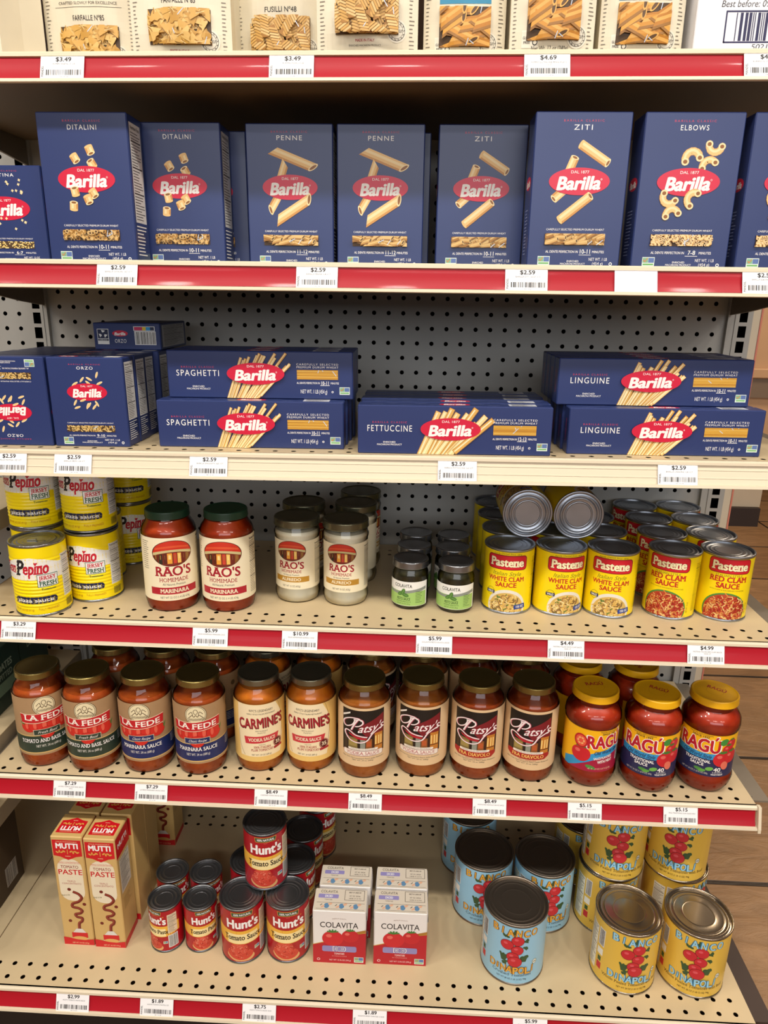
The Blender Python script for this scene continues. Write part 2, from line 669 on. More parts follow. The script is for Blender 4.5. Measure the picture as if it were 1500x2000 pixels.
def upright(r, xa, xb, slots, w):
    mb = MB()
    y = YP - 0.35
    mat = PANEL
    top, bot = 13.5, -40.8
    hw = 0.27
    a, b = slots - hw, slots + hw
    def f(x0, z0, x1, z1, yy=y, m=mat):
        mb.face([(x0, yy, z0), (x1, yy, z0), (x1, yy, z1), (x0, yy, z1)], m)
    f(xa, bot, a, top); f(b, bot, xb, top)
    k = 0
    z = top
    zs = [sz(-0.41 + j) for j in range(13, -42, -1)]
    for zt in zs:
        if zt > top or zt - 0.75 < bot:
            continue
        f(a, zt, b, z) ; z = zt - 0.75 * KS
    f(a, bot, b, z)
    mb.box(a - .02, y + .5, bot, b + .02, y + .55, top, VOID)
    mb.face([(a, y, bot), (a, y + .5, bot), (a, y + .5, top), (a, y, top)], VOID)
    mb.face([(b, y, bot), (b, y + .5, bot), (b, y + .5, top), (b, y, top)], VOID)
    for x in (xa, xb):
        mb.face([(x, y, bot), (x, y + .8, bot), (x, y + .8, top), (x, y, top)], mat)
    g = w
    mb.box(g - .04, y - .06, bot, g + .04, y, top, mat)
    return mb.build('upright', r)

def build_frame():
    r = empty('shelving_frame')
    r.location = P3(0, 0, 0)
    mb = MB()
    us = [sx(c - 22.5 + 0.06) for c in range(46)]
    vs = [sz(k) for k in range(11, -40, -1)]
    holes(mb, us, vs, KS, KS, 0.152, lambda u, v: (u, YP, v), PANEL, (sx(-23.25), -40.8, sx(23.35), 13.4))
    p = mb.build('back_panel', r)
    mb = MB()
    us = [sx(-25.37 - c) for c in range(0, 22)]
    vs = [sz(k - .53) for k in range(11, -40, -1)]
    holes(mb, us[::-1], vs, KS, KS, 0.152, lambda u, v: (u, YP, v), PANEL, (sx(-48), -40.8, sx(-24.55), 13.4))
    mb.build('back_panel', r)
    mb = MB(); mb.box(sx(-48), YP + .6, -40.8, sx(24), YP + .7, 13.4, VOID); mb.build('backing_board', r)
    upright(r, sx(-24.5), sx(-23.2), sx(-23.95), sx(-23.5))
    upright(r, sx(23.35), sx(24.98), sx(24.37), sx(23.85))
    mb = MB(); mb.box(sx(24.98), YP + .25, -ZF, sx(25.75), YP + 2.2, 13.5, M('#CDBFA6', 0.5)); e = mb.build('end_panel', r)
    mb = MB(); mb.box(sx(25.75), YP + .2, -ZF, sx(25.86), YP + .4, 13.5, M('#CE7A66', 0.45)); tag(mb.build('edge_strip', r), 'thin coral strip on the end panel', None)  # coral strip along the outer edge of the end panel
    tag(r, 'perforated grey steel back panel and slotted uprights of the shelving unit', 'shelving frame')
build_frame()

def rail_profile():
    return [(-13.45, 0.0), (-13.62, 0.0), (-13.72, -0.08), (-13.74, -0.22), (-13.62, -0.25), (-13.45, -0.30), (-13.45, -0.75), (-13.75, -1.18), (-13.96, -1.2),
            (-14.12, -1.22), (-14.16, -1.36), (-14.02, -1.40), (-13.86, -1.24), (-13.45, -0.3)]

FLATRAIL = [(-13.45, 0.0), (-13.62, 0.0), (-13.72, -0.08), (-13.74, -0.22), (-13.62, -0.25), (-13.96, -1.2),
            (-14.12, -1.22), (-14.16, -1.36), (-14.02, -1.40), (-13.86, -1.24), (-13.45, -0.3)]

def strip_n(t):
    dy, dz = -.325 + .05 * math.pi * math.cos(math.pi * t), -.93
    l = math.hypot(dy, dz)
    return (0, dz / l, -dy / l)

def build_shelf(name, z, slope, label, red=True, lip=0.0, edge=-13.6, bx=True, end='grey', thick=0.62):
    """deck with punched rows, slanted price rail, end brackets; local origin at the shelf surface line"""
    r = empty('store_shelf')
    dy = edge + 13.6
    mb = MB()
    rows = [edge + 0.58, edge + 1.5] if edge > -15 else [-17.40, -16.49, -3.43, -2.49]
    if edge > -15:
        rows += [-1.2, -0.3]
    xs = [float(k) for k in range(-23, 24)]
    zz = -lip
    holes(mb, xs, rows, 1.0, 0.90, 0.145, lambda u, v: (u, v, zz), BEIGE, (-23.97, edge + .05, 23.97, YP - .38))
    a, b = edge + .1, YP - .4
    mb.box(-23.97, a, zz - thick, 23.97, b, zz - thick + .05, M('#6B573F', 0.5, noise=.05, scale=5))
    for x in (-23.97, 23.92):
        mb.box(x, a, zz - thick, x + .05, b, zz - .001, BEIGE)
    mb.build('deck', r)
    mb = MB()
    pr = [(y + dy, zz2) for y, zz2 in (rail_profile() if red else FLATRAIL)]
    mb.prism_x(pr, -23.97, 23.97, BEIGE_EDGE)
    if lip:
        mb.box(-23.97, edge + .04, -lip - .02, 23.97, edge + .1, -.01, BEIGE_EDGE)
    rail = mb.build('price_rail', r)
    if red:
        mb = MB()
        n = 10
        arc = []
        for i in range(n + 1):
            t = i / n
            arc.append((-13.655 + dy - .325 * t + .05 * math.sin(math.pi * t), -0.26 - .93 * t))
        for (ya, za), (yb, zb) in zip(arc, arc[1:]):
            mb.face([(-23.9, yb, zb), (23.9, yb, zb), (23.9, ya, za), (-23.9, ya, za)], REDSTRIP, True, [strip_n((q[1] - arc[0][1]) / (arc[-1][1] - arc[0][1])) for q in ((yb, zb), (yb, zb), (ya, za), (ya, za))])
        tag(mb.build('price_strip', rail), 'glossy red price strip', None)
    else:
        mb = MB()
        mb.prism_x([(-13.70 + dy, -0.42), (-13.74 + dy, -0.5), (-13.68 + dy, -0.5)], -23.9, 23.9, BEIGE_EDGE)
        mb.prism_x([(-13.84 + dy, -0.82), (-13.88 + dy, -0.9), (-13.8 + dy, -0.9)], -23.9, 23.9, BEIGE_EDGE)
        mb.build('rail_rib', rail)
    mb = MB()
    mb.prism_x([(-13.5 + dy, .02), (-13.8 + dy, .04), (-14.2 + dy, -1.25), (-14.22 + dy, -1.5), (-13.95 + dy, -1.5)], 23.98, 24.16, BEIGE_EDGE)
    mb.build('rail_end_cap', rail)
    if bx:
        for s in (-1, 1):
            mb = MB()
            m = M('#7C7264', 0.45, 0.2)
            x0, x1 = (24.0, 24.16) if s > 0 else (-24.16, -24.0)
            mb.prism_x([(YP - .4, -.1), (YP - .4, -2.5), (-2, -2.2), (-12.6, -.75), (-12.6, -.1)], x0, x1, m)
            if s > 0:
                mb.box(24.0, -12.9, -.28, 25.1, YP - .4, -.16, m)
            mb.build('shelf_bracket', r)
    else:
        mb = MB()
        mb.box(24.0, -17.7, -6.3, 25.15, YP - .4, -.1, M('#3a2b26', 0.5))
        tag(mb.build('base_end', r), 'dark brown base end', None)
        mb = MB(); mb.box(-24, -16.6, -6.5, 24, -16.4, -.7, M('#17110e', 0.6)); mb.build('kick_plate', r)
    r.location = P3(0, 0, z)
    r.rotation_euler = (0, -slope, 0)
    tag(r, label, 'shelf')
    return r

# z of the front lip at x=0, slope along x, surface depth below the lip
SH = {1: (10.83, .0092, .32), 2: (1.67, .0046, .27), 3: (-8.0, .0091, 0.0), 4: (-18.2, 0, 0), 5: (-29.1, 0, 0), 6: (-41.15, 0, 0)}
EDGE = {1: -13.6, 2: -13.6, 3: -13.6, 4: -13.6, 5: -13.6, 6: -18.05}
LB = {1: 'topmost beige shelf with red price rail carrying the cream pasta bags',
      2: 'beige shelf with red price rail carrying the upright blue pasta boxes',
      3: 'beige shelf with plain beige price rail carrying long blue spaghetti and linguine boxes',
      4: 'beige perforated shelf with red price rail carrying pizza sauce cans, pesto and clam sauce',
      5: 'beige perforated shelf with red price rail carrying the row of red sauce jars',
      6: 'lowest beige perforated deck with red price rail carrying tomato cans and paste boxes'}
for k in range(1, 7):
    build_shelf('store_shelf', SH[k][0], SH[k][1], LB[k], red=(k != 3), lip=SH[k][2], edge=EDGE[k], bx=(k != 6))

def surf(k, x):
    z, s, l = SH[k]
    return z + s * x - l

# shelves of the next section, seen past the left end
def side_shelf(z, label):
    r = empty('store_shelf')
    mb = MB()
    mb.box(-48, -13.2, -.06, -24.35, YP - .4, 0, BEIGE)
    mb.box(-24.42, -13.2, -1.3, -24.35, YP - .4, -.06, M('#A2937A', .5))
    mb.build('deck', r)
    mb = MB(); mb.prism_x(rail_profile(), -48, -24.35, BEIGE_EDGE); mb.build('price_rail', r)
    r.location = P3(0, 0, z)
    tag(r, label, 'shelf')
side_shelf(-13.7, 'beige shelf of the next section, at the far left beside the pizza sauce cans')
side_shelf(-28.25, 'beige shelf of the next section holding green boxes, left of the sauce jars')
side_shelf(-33.0, 'low beige shelf of the next section, at the far left above the brown carton')
mb = MB()
mb.box(-48, -18, -.1, -24.05, YP - .4, 0, BEIGE)
mb.box(-48, -18.1, -1.5, -24.05, -18, 0, BEIGE_EDGE)
o = mb.build('base_deck', loc=(0, 0, -41.15))
tag(o, 'beige base deck of the next section under the brown carton', 'shelf')
# ------------------------------------------------------------------ shared product builders
STEEL = M('#8f9092', 0.24, 0.9, noise=.05, scale=30)
STEELD = M('#77787a', 0.28, 0.9)
WHITE = M('#F3F0EA', 0.5)
BLACK = M('#1b1714', 0.5)
INK = M('#3a322c', 0.55)
RED = M('#C4122B', 0.4)
CREAM = M('#EFE2C0', 0.5)
GLASS = glass_mat()
rnd = random.Random(7)

def I(h, r=0.42):
    return M(h, r)

def can(d, h, cv, base, name='food_can', rings=1.0, seg=44, steel=None, rib=None, litho=False, tab=False):
    r = d / 2
    root = empty(name)
    st = steel or STEEL
    mb = MB()
    lidp = [(r - .1, h - .15), (r - .2, h - .15), (r - .24, h - .1), (r - .31, h - .1), (r - .35, h - .14), (r - .46, h - .14),
            (r - .5, h - .11), (r - .55, h - .11), (r - .58, h - .14), (r * .52, h - .14), (r * .5, h - .12), (r * .47, h - .12), (r * .45, h - .14), (0, h - .14)]
    mb.lathe([[(0, .09), (r * .5, .09)], [(r * .5, .09), (r * .52, .05), (r * .56, .05), (r * .58, .09)], [(r * .58, .09), (r - .52, .09), (r - .48, .045), (r - .42, .045), (r - .38, .09)], [(r - .38, .09), (r - .33, .045), (r - .27, .045), (r - .23, .09), (r - .14, .09)], [(r - .14, .09), (r - .1, 0), (r, 0), (r + .03, .04), (r + .03, .11), (r - .02, .15)],
              [(r - .02, .15), (r - .02, h - .15)], [(r - .02, h - .15), (r + .03, h - .11), (r + .035, h - .04), (r + .01, h), (r - .05, h), (r - .085, h - .04)],
              [(r - .085, h - .04), (r - .1, h - .15)], lidp], st, seg)
    if tab:
        mb.ell = None
        for k in range(16):
            a, b = 2 * math.pi * k / 16, 2 * math.pi * (k + 1) / 16
            P = [(.3 * math.cos(q) * e + .25, .18 * math.sin(q) * e - .1, h - .08) for q, e in ((a, 1), (b, 1), (b, .62), (a, .62))]
            mb.face(P, st)
        mb.box(-.5, -.16, h - .11, .05, -.04, h - .08, st)
    mb.build('can_body', root)
    mb = MB()
    if rib:
        run, z = [], .16
        n = 90
        for i in range(n + 1):
            z = .16 + (h - .32) * i / n
            run.append((rib(z), z))
        mb.lathe([run], base, seg)
        cv.cyl(mb, r, 0, rf=rib, dv=.05)
    else:
        mb.lathe([[(r + .004, .17), (r + .004, h - .17)]], base, seg)
        cv.cyl(mb, r + .004)
    mb.build('paper_label', root)
    return root

def jar(name, glass, fill, sauce, lid, lidmat, lab, cv, base, seg=44, lidcv=None, ang=170, gmat=None, side=None):
    """glass = (r,z) profile from the foot up; fill = sauce level; lid = (r,z0,z1); lab = (r,z0,z1)"""
    root = empty(name)
    mb = MB()
    mb.lathe([[(0, .05), (glass[0][0] - .15, .04)] + glass], gmat or GLASS, seg)
    mb.build('glass', root)
    mb = MB()
    inn = [(max(r - .07, .05), z + (.06 if i == 0 else 0)) for i, (r, z) in enumerate(glass) if z < fill]
    top = inn[-1][0]
    for (ra, za), (rb, zb) in zip(glass, glass[1:]):
        if za < fill <= zb:
            t = (fill - za) / (zb - za)
            top = ra + (rb - ra) * t - .07
    mb.lathe([[(0, .1)] + inn + [(top, fill)], [(top, fill), (0, fill)]], sauce, seg)
    mb.build('sauce', root)
    mb = MB()
    r, z0, z1 = lid
    mb.lathe([[(r - .06, z0 - .02), (r + .015, z0), (r + .02, z0 + .05), (r, z0 + .08), (r, z1 - .07), (r - .025, z1 - .02), (r - .07, z1)],
              [(r - .07, z1), (r - .13, z1 - .005), (r - .17, z1 - .035), (r - .5, z1 - .035), (r - .53, z1 - .03), (0, z1 - .03)], [(r - .06, z0 - .02), (0, z0 + .05)]], lidmat, seg)
    if lidcv:
        lidcv.flat(mb, (0, 0, z1 - .03), (1, 0, 0), (0, 1, 0))
    mb.build('lid', root)
    mb = MB()
    r, z0, z1 = lab
    bg = Canvas()
    a = math.radians(ang) * r
    bg.rect(-a, z0, a, z1, base)
    bg.e += [(p, m, L + 1, b) for p, m, L, b in cv.e]
    bg.cyl(mb, r + .012)
    mb.build('paper_label', root)
    return root

def facts(cv, x0, y0, x1, y1, bg=None, ink=None, title=True):
    """nutrition panel: framed columns of small print"""
    ink = ink or INK
    if bg:
        cv.rect(x0, y0, x1, y1, bg)
    w, h = x1 - x0, y1 - y0
    y = y1 - h * .06
    if title:
        cv.text('Nutrition Facts', (x0 + x1) / 2, y1 - h * .045, h * .035, ink, w=w * .86, bold=.02)
        y = y1 - h * .1
    i = 0
    while y > y0 + h * .03:
        if i in (3, 12, 21):
            cv.rect(x0 + w * .06, y, x1 - w * .06, y + h * .014, ink)
        else:
            l = rnd.uniform(.45, .86)
            cv.rect(x0 + w * .07, y, x0 + w * (.07 + l), y + h * .008, ink)
        y -= h * .029
        i += 1

def barcode(cv, x0, y0, x1, y1, ink, seed=1, bg=None):
    if bg:
        cv.rect(x0 - .04, y0 - .04, x1 + .04, y1 + .04, bg)
    R = random.Random(seed)
    x = x0
    ps = []
    u = (x1 - x0) / 95
    while x < x1:
        a = u * R.choice((1, 1, 2, 3))
        ps.append([(x, y0), (min(x + a, x1), y0), (min(x + a, x1), y1), (x, y1)])
        x += a + u * R.choice((1, 1, 2, 3))
    cv.add(ps, ink)

def tomato(cv, x, y, r, stem=True, red='#C8202A'):
    cv.ell(x, y, r, r * .9, I(red))
    cv.ell(x - r * .35, y + r * .3, r * .28, r * .2, I('#E0655A'))
    if stem:
        for k in range(5):
            a = math.radians(90 + (k - 2) * 38)
            cv.line([(x, y + r * .75), (x + math.cos(a) * r * .5, y + r * .75 + math.sin(a) * r * .28)], r * .14, I('#3F7A33'))

def gmo(cv, x, y, w):
    h = w * .72
    cv.rect(x - w / 2, y - h / 2, x + w / 2, y + h / 2, I('#DDE8DC'))
    cv.rect(x, y - h * .1, x + w * .46, y + h * .42, I('#5C74A8'))
    cv.rect(x - w * .46, y - h * .1, x - w * .02, y + h * .42, I('#7FB08A'))
    cv.line([(x - w * .4, y + h * .2), (x - w * .28, y), (x - w * .08, y + h * .38)], w * .05, I('#E0702E'))
    cv.rect(x - w * .42, y - h * .36, x + w * .42, y - h * .2, I('#6FAE5E'))

# pasta pictures --------------------------------------------------------------
PA = ('#E8BF7C', '#F2D9A4', '#C98F4A', '#8F5B26')
def tube(cv, x0, y0, x1, y1, w, slant=False, pal=PA, hole=True):
    dx, dy = x1 - x0, y1 - y0
    l = math.hypot(dx, dy)
    ux, uy = dx / l, dy / l
    nx, ny = -uy, ux
    s = w * .8 if slant else 0
    def pt(t, n):
        e = s * n / (w / 2) * (.5 if t > .5 else .5)
        return (x0 + dx * t + nx * n + ux * e, y0 + dy * t + ny * n + uy * e)
    h = w / 2
    cv.poly([pt(0, -h), pt(1, -h), pt(1, h), pt(0, h)], I(pal[0]))
    cv.poly([pt(0, h * .05), pt(1, h * .05), pt(1, h * .6), pt(0, h * .6)], I(pal[1]))
    cv.poly([pt(0, -h), pt(1, -h), pt(1, -h * .55), pt(0, -h * .55)], I(pal[2]))
    if hole:
        ang = math.atan2(uy, ux)
        if slant:
            ang2 = math.atan2(pt(1, h)[1] - pt(1, -h)[1], pt(1, h)[0] - pt(1, -h)[0])
            cx, cy = (pt(1, h)[0] + pt(1, -h)[0]) / 2, (pt(1, h)[1] + pt(1, -h)[1]) / 2
            L = math.hypot(pt(1, h)[0] - pt(1, -h)[0], pt(1, h)[1] - pt(1, -h)[1]) / 2
            cv.ell(cx, cy, L, w * .24, I(pal[1]), 18, ang2)
            cv.ell(cx, cy, L * .72, w * .14, I(pal[3]), 18, ang2)
        else:
            cv.ell(x1, y1, w * .2, h, I(pal[1]), 18, ang)
            cv.ell(x1, y1, w * .12, h * .62, I(pal[3]), 16, ang)
            cv.ell(x0, y0, w * .16, h, I(pal[0]), 14, ang)

def elbow(cv, x, y, r, a0, a1, w):
    P = [(x + r * math.cos(math.radians(a0 + (a1 - a0) * k / 8)), y + r * math.sin(math.radians(a0 + (a1 - a0) * k / 8))) for k in range(9)]
    M2 = [P[0]] + [((P[i][0] + P[i + 1][0]) / 2, (P[i][1] + P[i + 1][1]) / 2) for i in range(8)] + [P[-1]]
    for f, col in ((.5, 2), (.43, 0)):
        cv.add_stack([[[(q[0] + w * f * math.cos(b * .785), q[1] + w * f * math.sin(b * .785)) for b in range(8)]] for q in P + M2], I(PA[col]))
    cv.line(P, w * .8, I(PA[0])); cv.line([(p[0] - w * .05, p[1] + w * .12) for p in P], w * .3, I(PA[1]))
    for q in (P[0], P[-1]):
        cv.ell(q[0], q[1], w * .5, w * .46, I(PA[1]), 14); cv.ell(q[0], q[1], w * .28, w * .25, I(PA[3]), 12)

def window(cv, x0, y0, x1, y1, kind, seed=1):
    """cut-out with the pasta behind it"""
    R = random.Random(seed)
    wt = ('#C79A55', '#B5853F', '#DAB577', '#A9762F', '#D2A862')
    cv.bb = (x0, y0, x1, y1)
    cv.rect(x0, y0, x1, y1, M('#4d3518', .5))
    w, h = x1 - x0, y1 - y0
    if kind == 'strand':
        n = 9
        for k in range(n):
            yy = y0 + h * (k + .5) / n
            cv.rect(x0, yy - h / n * .44, x1, yy + h / n * .44, I(R.choice(('#D9A53C', '#CF972F', '#E0B353', '#C48B2B'))))
    elif kind == 'grain':
        for k in range(int(w * h * 130)):
            a = R.uniform(0, 3.14); x = R.uniform(x0, x1); y = R.uniform(y0, y1); l = .065
            cv.line([(x - l * math.cos(a), y - l * math.sin(a)), (x + l * math.cos(a), y + l * math.sin(a))], .04, I(R.choice(('#D8B46A', '#E3C583', '#C89F52'))))
    elif kind == 'ring':
        for k in range(int(w * h * 60)):
            x = R.uniform(x0, x1); y = R.uniform(y0, y1); r = .105
            if R.random() < .5:
                cv.ell(x, y, r, r * .9, I(R.choice(wt)), 12); cv.ell(x, y, r * .55, r * .5, I('#5a3d1b'), 10)
            else:
                a = R.uniform(0, 6.28)
                tube(cv, x, y, x + .2 * math.cos(a), y + .2 * math.sin(a), .19, pal=(R.choice(wt), '#DDB878', '#9c6f30', '#5a3d1b'))
    elif kind in ('penne', 'ziti', 'bigpenne'):
        s = 2.1 if kind == 'bigpenne' else 1.0
        for k in range(int(w * h * 24 / s / s) + 8):
            a = R.uniform(-.7, .7); x = R.uniform(x0 - .3, x1); y = R.uniform(y0, y1); l = R.uniform(.6, 1.0) * s * .8
            tube(cv, x, y, x + l * math.cos(a), y + l * math.sin(a), .24 * s, slant=kind != 'ziti', pal=(R.choice(wt) if s < 2 else R.choice(('#C98A2C', '#B87822', '#D79A3C')), '#DFBB78' if s < 2 else '#DDA652', '#99692A', '#5a3d1b'))
    elif kind == 'elbow':
        for k in range(int(w * h * 45)):
            x = R.uniform(x0, x1); y = R.uniform(y0, y1); a = R.uniform(0, 360)
            elbow(cv, x, y, .14, a, a + 170, .14)
    elif kind == 'bow':
        for k in range(int(w * h * 15)):
            x = R.uniform(x0, x1); y = R.uniform(y0, y1); a = R.uniform(0, 3.14); c, s = math.cos(a), math.sin(a)
            t = lambda p, q: (x + p * c - q * s, y + p * s + q * c)
            col = I(R.choice(('#D3A452', '#C4933F', '#E0B76B')))
            for sg in (1, -1):
                zz = [t(sg * .06, -.08), t(sg * .48, -.34), t(sg * .44, -.2), t(sg * .52, -.06), t(sg * .46, .08), t(sg * .52, .2), t(sg * .46, .34), t(sg * .06, .08)]
                cv.poly(zz if sg > 0 else zz[::-1], col)
            cv.line([t(-.2, .05), t(.2, -.03)], .05, I('#A87830')); cv.line([t(-.16, -.07), t(.2, .06)], .03, I('#EBCB8C'))
    elif kind == 'spiral':
        for k in range(int(w * h * 11)):
            x = R.uniform(x0, x1); y = R.uniform(y0, y1); a = R.uniform(0, 3.14)
            n = 8
            cv.line([(x - .5 * math.cos(a), y - .5 * math.sin(a)), (x + .5 * math.cos(a), y + .5 * math.sin(a))], .3, I('#A9762F'))
            for j in range(n):
                tt = (j - n / 2 + .5) * .125
                px, py = x + tt * math.cos(a), y + tt * math.sin(a)
                b = a + 1.15
                cv.line([(px - .2 * math.cos(b), py - .2 * math.sin(b)), (px + .2 * math.cos(b), py + .2 * math.sin(b))], .085, I(R.choice(('#E0BC7C', '#D4A961', '#CFA050'))))
    elif kind == 'dot':
        for k in range(int(w * h * 160)):
            x = R.uniform(x0, x1); y = R.uniform(y0, y1)
            cv.ell(x, y, .04, .035, I(R.choice(('#E3C77A', '#D6B45E', '#EDD795'))), 7)
    # pale strokes paint light glinting on folds of the clear window
    film_glint = M('#C9D3E0', 0.15)
    for k in range(3):
        x = R.uniform(x0 + w * .4, x1); y = R.uniform(y0, y1)
        cv.line([(x, y), (x + R.uniform(-.2, .3), y + R.uniform(.1, .3))], .035, film_glint, .008)
    cv.bb = None

# ------------------------------------------------------------------ blue pasta boxes
BLUE = M('#293768', 0.34, noise=.03, scale=9)
BLUED = I('#243163', 0.36)
OVAL = I('#CE1B3C', 0.34)
PINK = I('#C23A55')

def oval_logo(cv, x, y, w, h, small=True):
    cv.ell(x, y, w / 2, h / 2, OVAL, 44)
    cv.text('Barilla', x - w * .02, y - h * .06, h * .46, WHITE, w=w * .72, bold=.06, ital=.2, rot=.02)
    if small:
        cv.text('DAL 1877', x, y + h * .34, h * .1, WHITE, w=w * .30)
        cv.ring(x + w * .36, y + h * .08, h * .035, h * .035, h * .012, WHITE, 10)

def box_body(root, w, d, h, fronts, name='carton', mat=None, bev=.05):
    """local origin at the centre of the front bottom edge; the box runs back to y=d"""
    mb = MB()
    mb.box(-w / 2, 0, 0, w / 2, d, h, mat or BLUE, bev)
    for cv, side in fronts:
        if side == 'front': cv.flat(mb, (0, 0, 0), (1, 0, 0), (0, 0, 1))
        if side == 'right': cv.flat(mb, (w / 2, 0, 0), (0, 1, 0), (0, 0, 1))
        if side == 'left': cv.flat(mb, (-w / 2, d, 0), (0, -1, 0), (0, 0, 1))
        if side == 'top': cv.flat(mb, (0, 0, h), (1, 0, 0), (0, 1, 0))
        if side == 'back': cv.flat(mb, (0, d, 0), (-1, 0, 0), (0, 0, 1))
    return mb.build(name, root)

def art(cv, kind, x, y, w):
    """the pasta drawn above (True) and below the oval"""
    def up():
        if kind == 'DITALINI':
            for px, py, a in ((.10, .46, -70), (-.17, .33, -60), (.12, .24, 120)):
                q = math.radians(a)
                tube(cv, x + px * w - .17 * math.cos(q), y + py * w - .17 * math.sin(q), x + px * w + .17 * math.cos(q), y + py * w + .17 * math.sin(q), .41)
        if kind == 'PENNE':
            tube(cv, x - .3 * w, y + .60 * w, x + .42 * w, y + .33 * w, .46, True)
            tube(cv, x - .2 * w, y - .12 * w, x - .36 * w, y - .38 * w, .4, True)
            tube(cv, x - .22 * w, y + .0 * w, x - .08 * w, y + .40 * w, .4, True, hole=False)
        if kind == 'ZITI':
            tube(cv, x - .02 * w, y + .56 * w, x + .44 * w, y + .28 * w, .42)
            tube(cv, x - .18 * w, y - .08 * w, x - .40 * w, y - .27 * w, .4)
            tube(cv, x - .2 * w, y + .1 * w, x - .1 * w, y + .36 * w, .4)
        if kind == 'ELBOWS':
            elbow(cv, x + .02 * w, y + .34 * w, .34, 10, 200, .36); elbow(cv, x + .36 * w, y + .54 * w, .3, 170, 350, .34); elbow(cv, x + .3 * w, y + .22 * w, .33, 40, 190, .34)
        if kind == 'ORZO':
            for px, py, a in ((-.28, .2, 30), (-.1, .3, 50), (.08, .32, 150), (.28, .42, 70), (.33, .22, 25), (.05, .22, 140), (-.12, .14, 20), (.2, .12, 160), (-.3, .1, 140)):
                q = math.radians(a); l = .13 * w * .5
                cv.ell(x + px * w, y + py * w, .105 * w * .8, .03 * w * .9, I(PA[1]), 14, q); cv.ell(x + px * w, y + py * w - .008 * w, .08 * w * .8, .014 * w, I(PA[0]), 12, q)
        if kind == 'PASTINA':
            for k in range(16):
                px, py = rnd.uniform(-.4, .4), rnd.uniform(.14, .5)
                for b in (0, 1):
                    cv.ell(x + px * w, y + py * w, .03 * w, .012 * w, I(PA[1]), 6, b * 1.57 + px)
    def down():
        if kind == 'DITALINI':
            for px, py, a in ((-.22, -.2, 100), (.1, -.22, -60), (0, -.32, -70), (-.27, -.43, 85)):
                q = math.radians(a)
                tube(cv, x + px * w - .17 * math.cos(q), y + py * w - .17 * math.sin(q), x + px * w + .17 * math.cos(q), y + py * w + .17 * math.sin(q), .41)
        if kind == 'PENNE':
            tube(cv, x - .24 * w, y - .56 * w, x + .34 * w, y - .2 * w, .48, True)
        if kind == 'ZITI':
            tube(cv, x - .28 * w, y - .6 * w, x + .2 * w, y - .22 * w, .42)
        if kind == 'ELBOWS':
            elbow(cv, x - .27 * w, y - .22 * w, .32, 150, 330, .34); elbow(cv, x + .12 * w, y - .26 * w, .32, 60, 240, .34); elbow(cv, x - .2 * w, y - .5 * w, .3, 20, 190, .34)
        if kind == 'ORZO':
            for px, py, a in ((-.32, -.26, 60), (-.12, -.2, 20), (.02, -.32, 55), (.22, -.28, 120), (.15, -.36, 50), (-.28, -.38, 20), (-.02, -.34, 70)):
                q = math.radians(a)
                cv.ell(x + px * w, y + py * w, .105 * w * .8, .03 * w * .9, I(PA[1]), 14, q); cv.ell(x + px * w, y + py * w - .008 * w, .08 * w * .8, .014 * w, I(PA[0]), 12, q)
        if kind == 'PASTINA':
            for k in range(10):
                px, py = rnd.uniform(-.4, .4), rnd.uniform(-.4, -.16)
                for b in (0, 1):
                    cv.ell(x + px * w, y + py * w, .03 * w, .012 * w, I(PA[1]), 6, b * 1.57 + px)
    return up, down

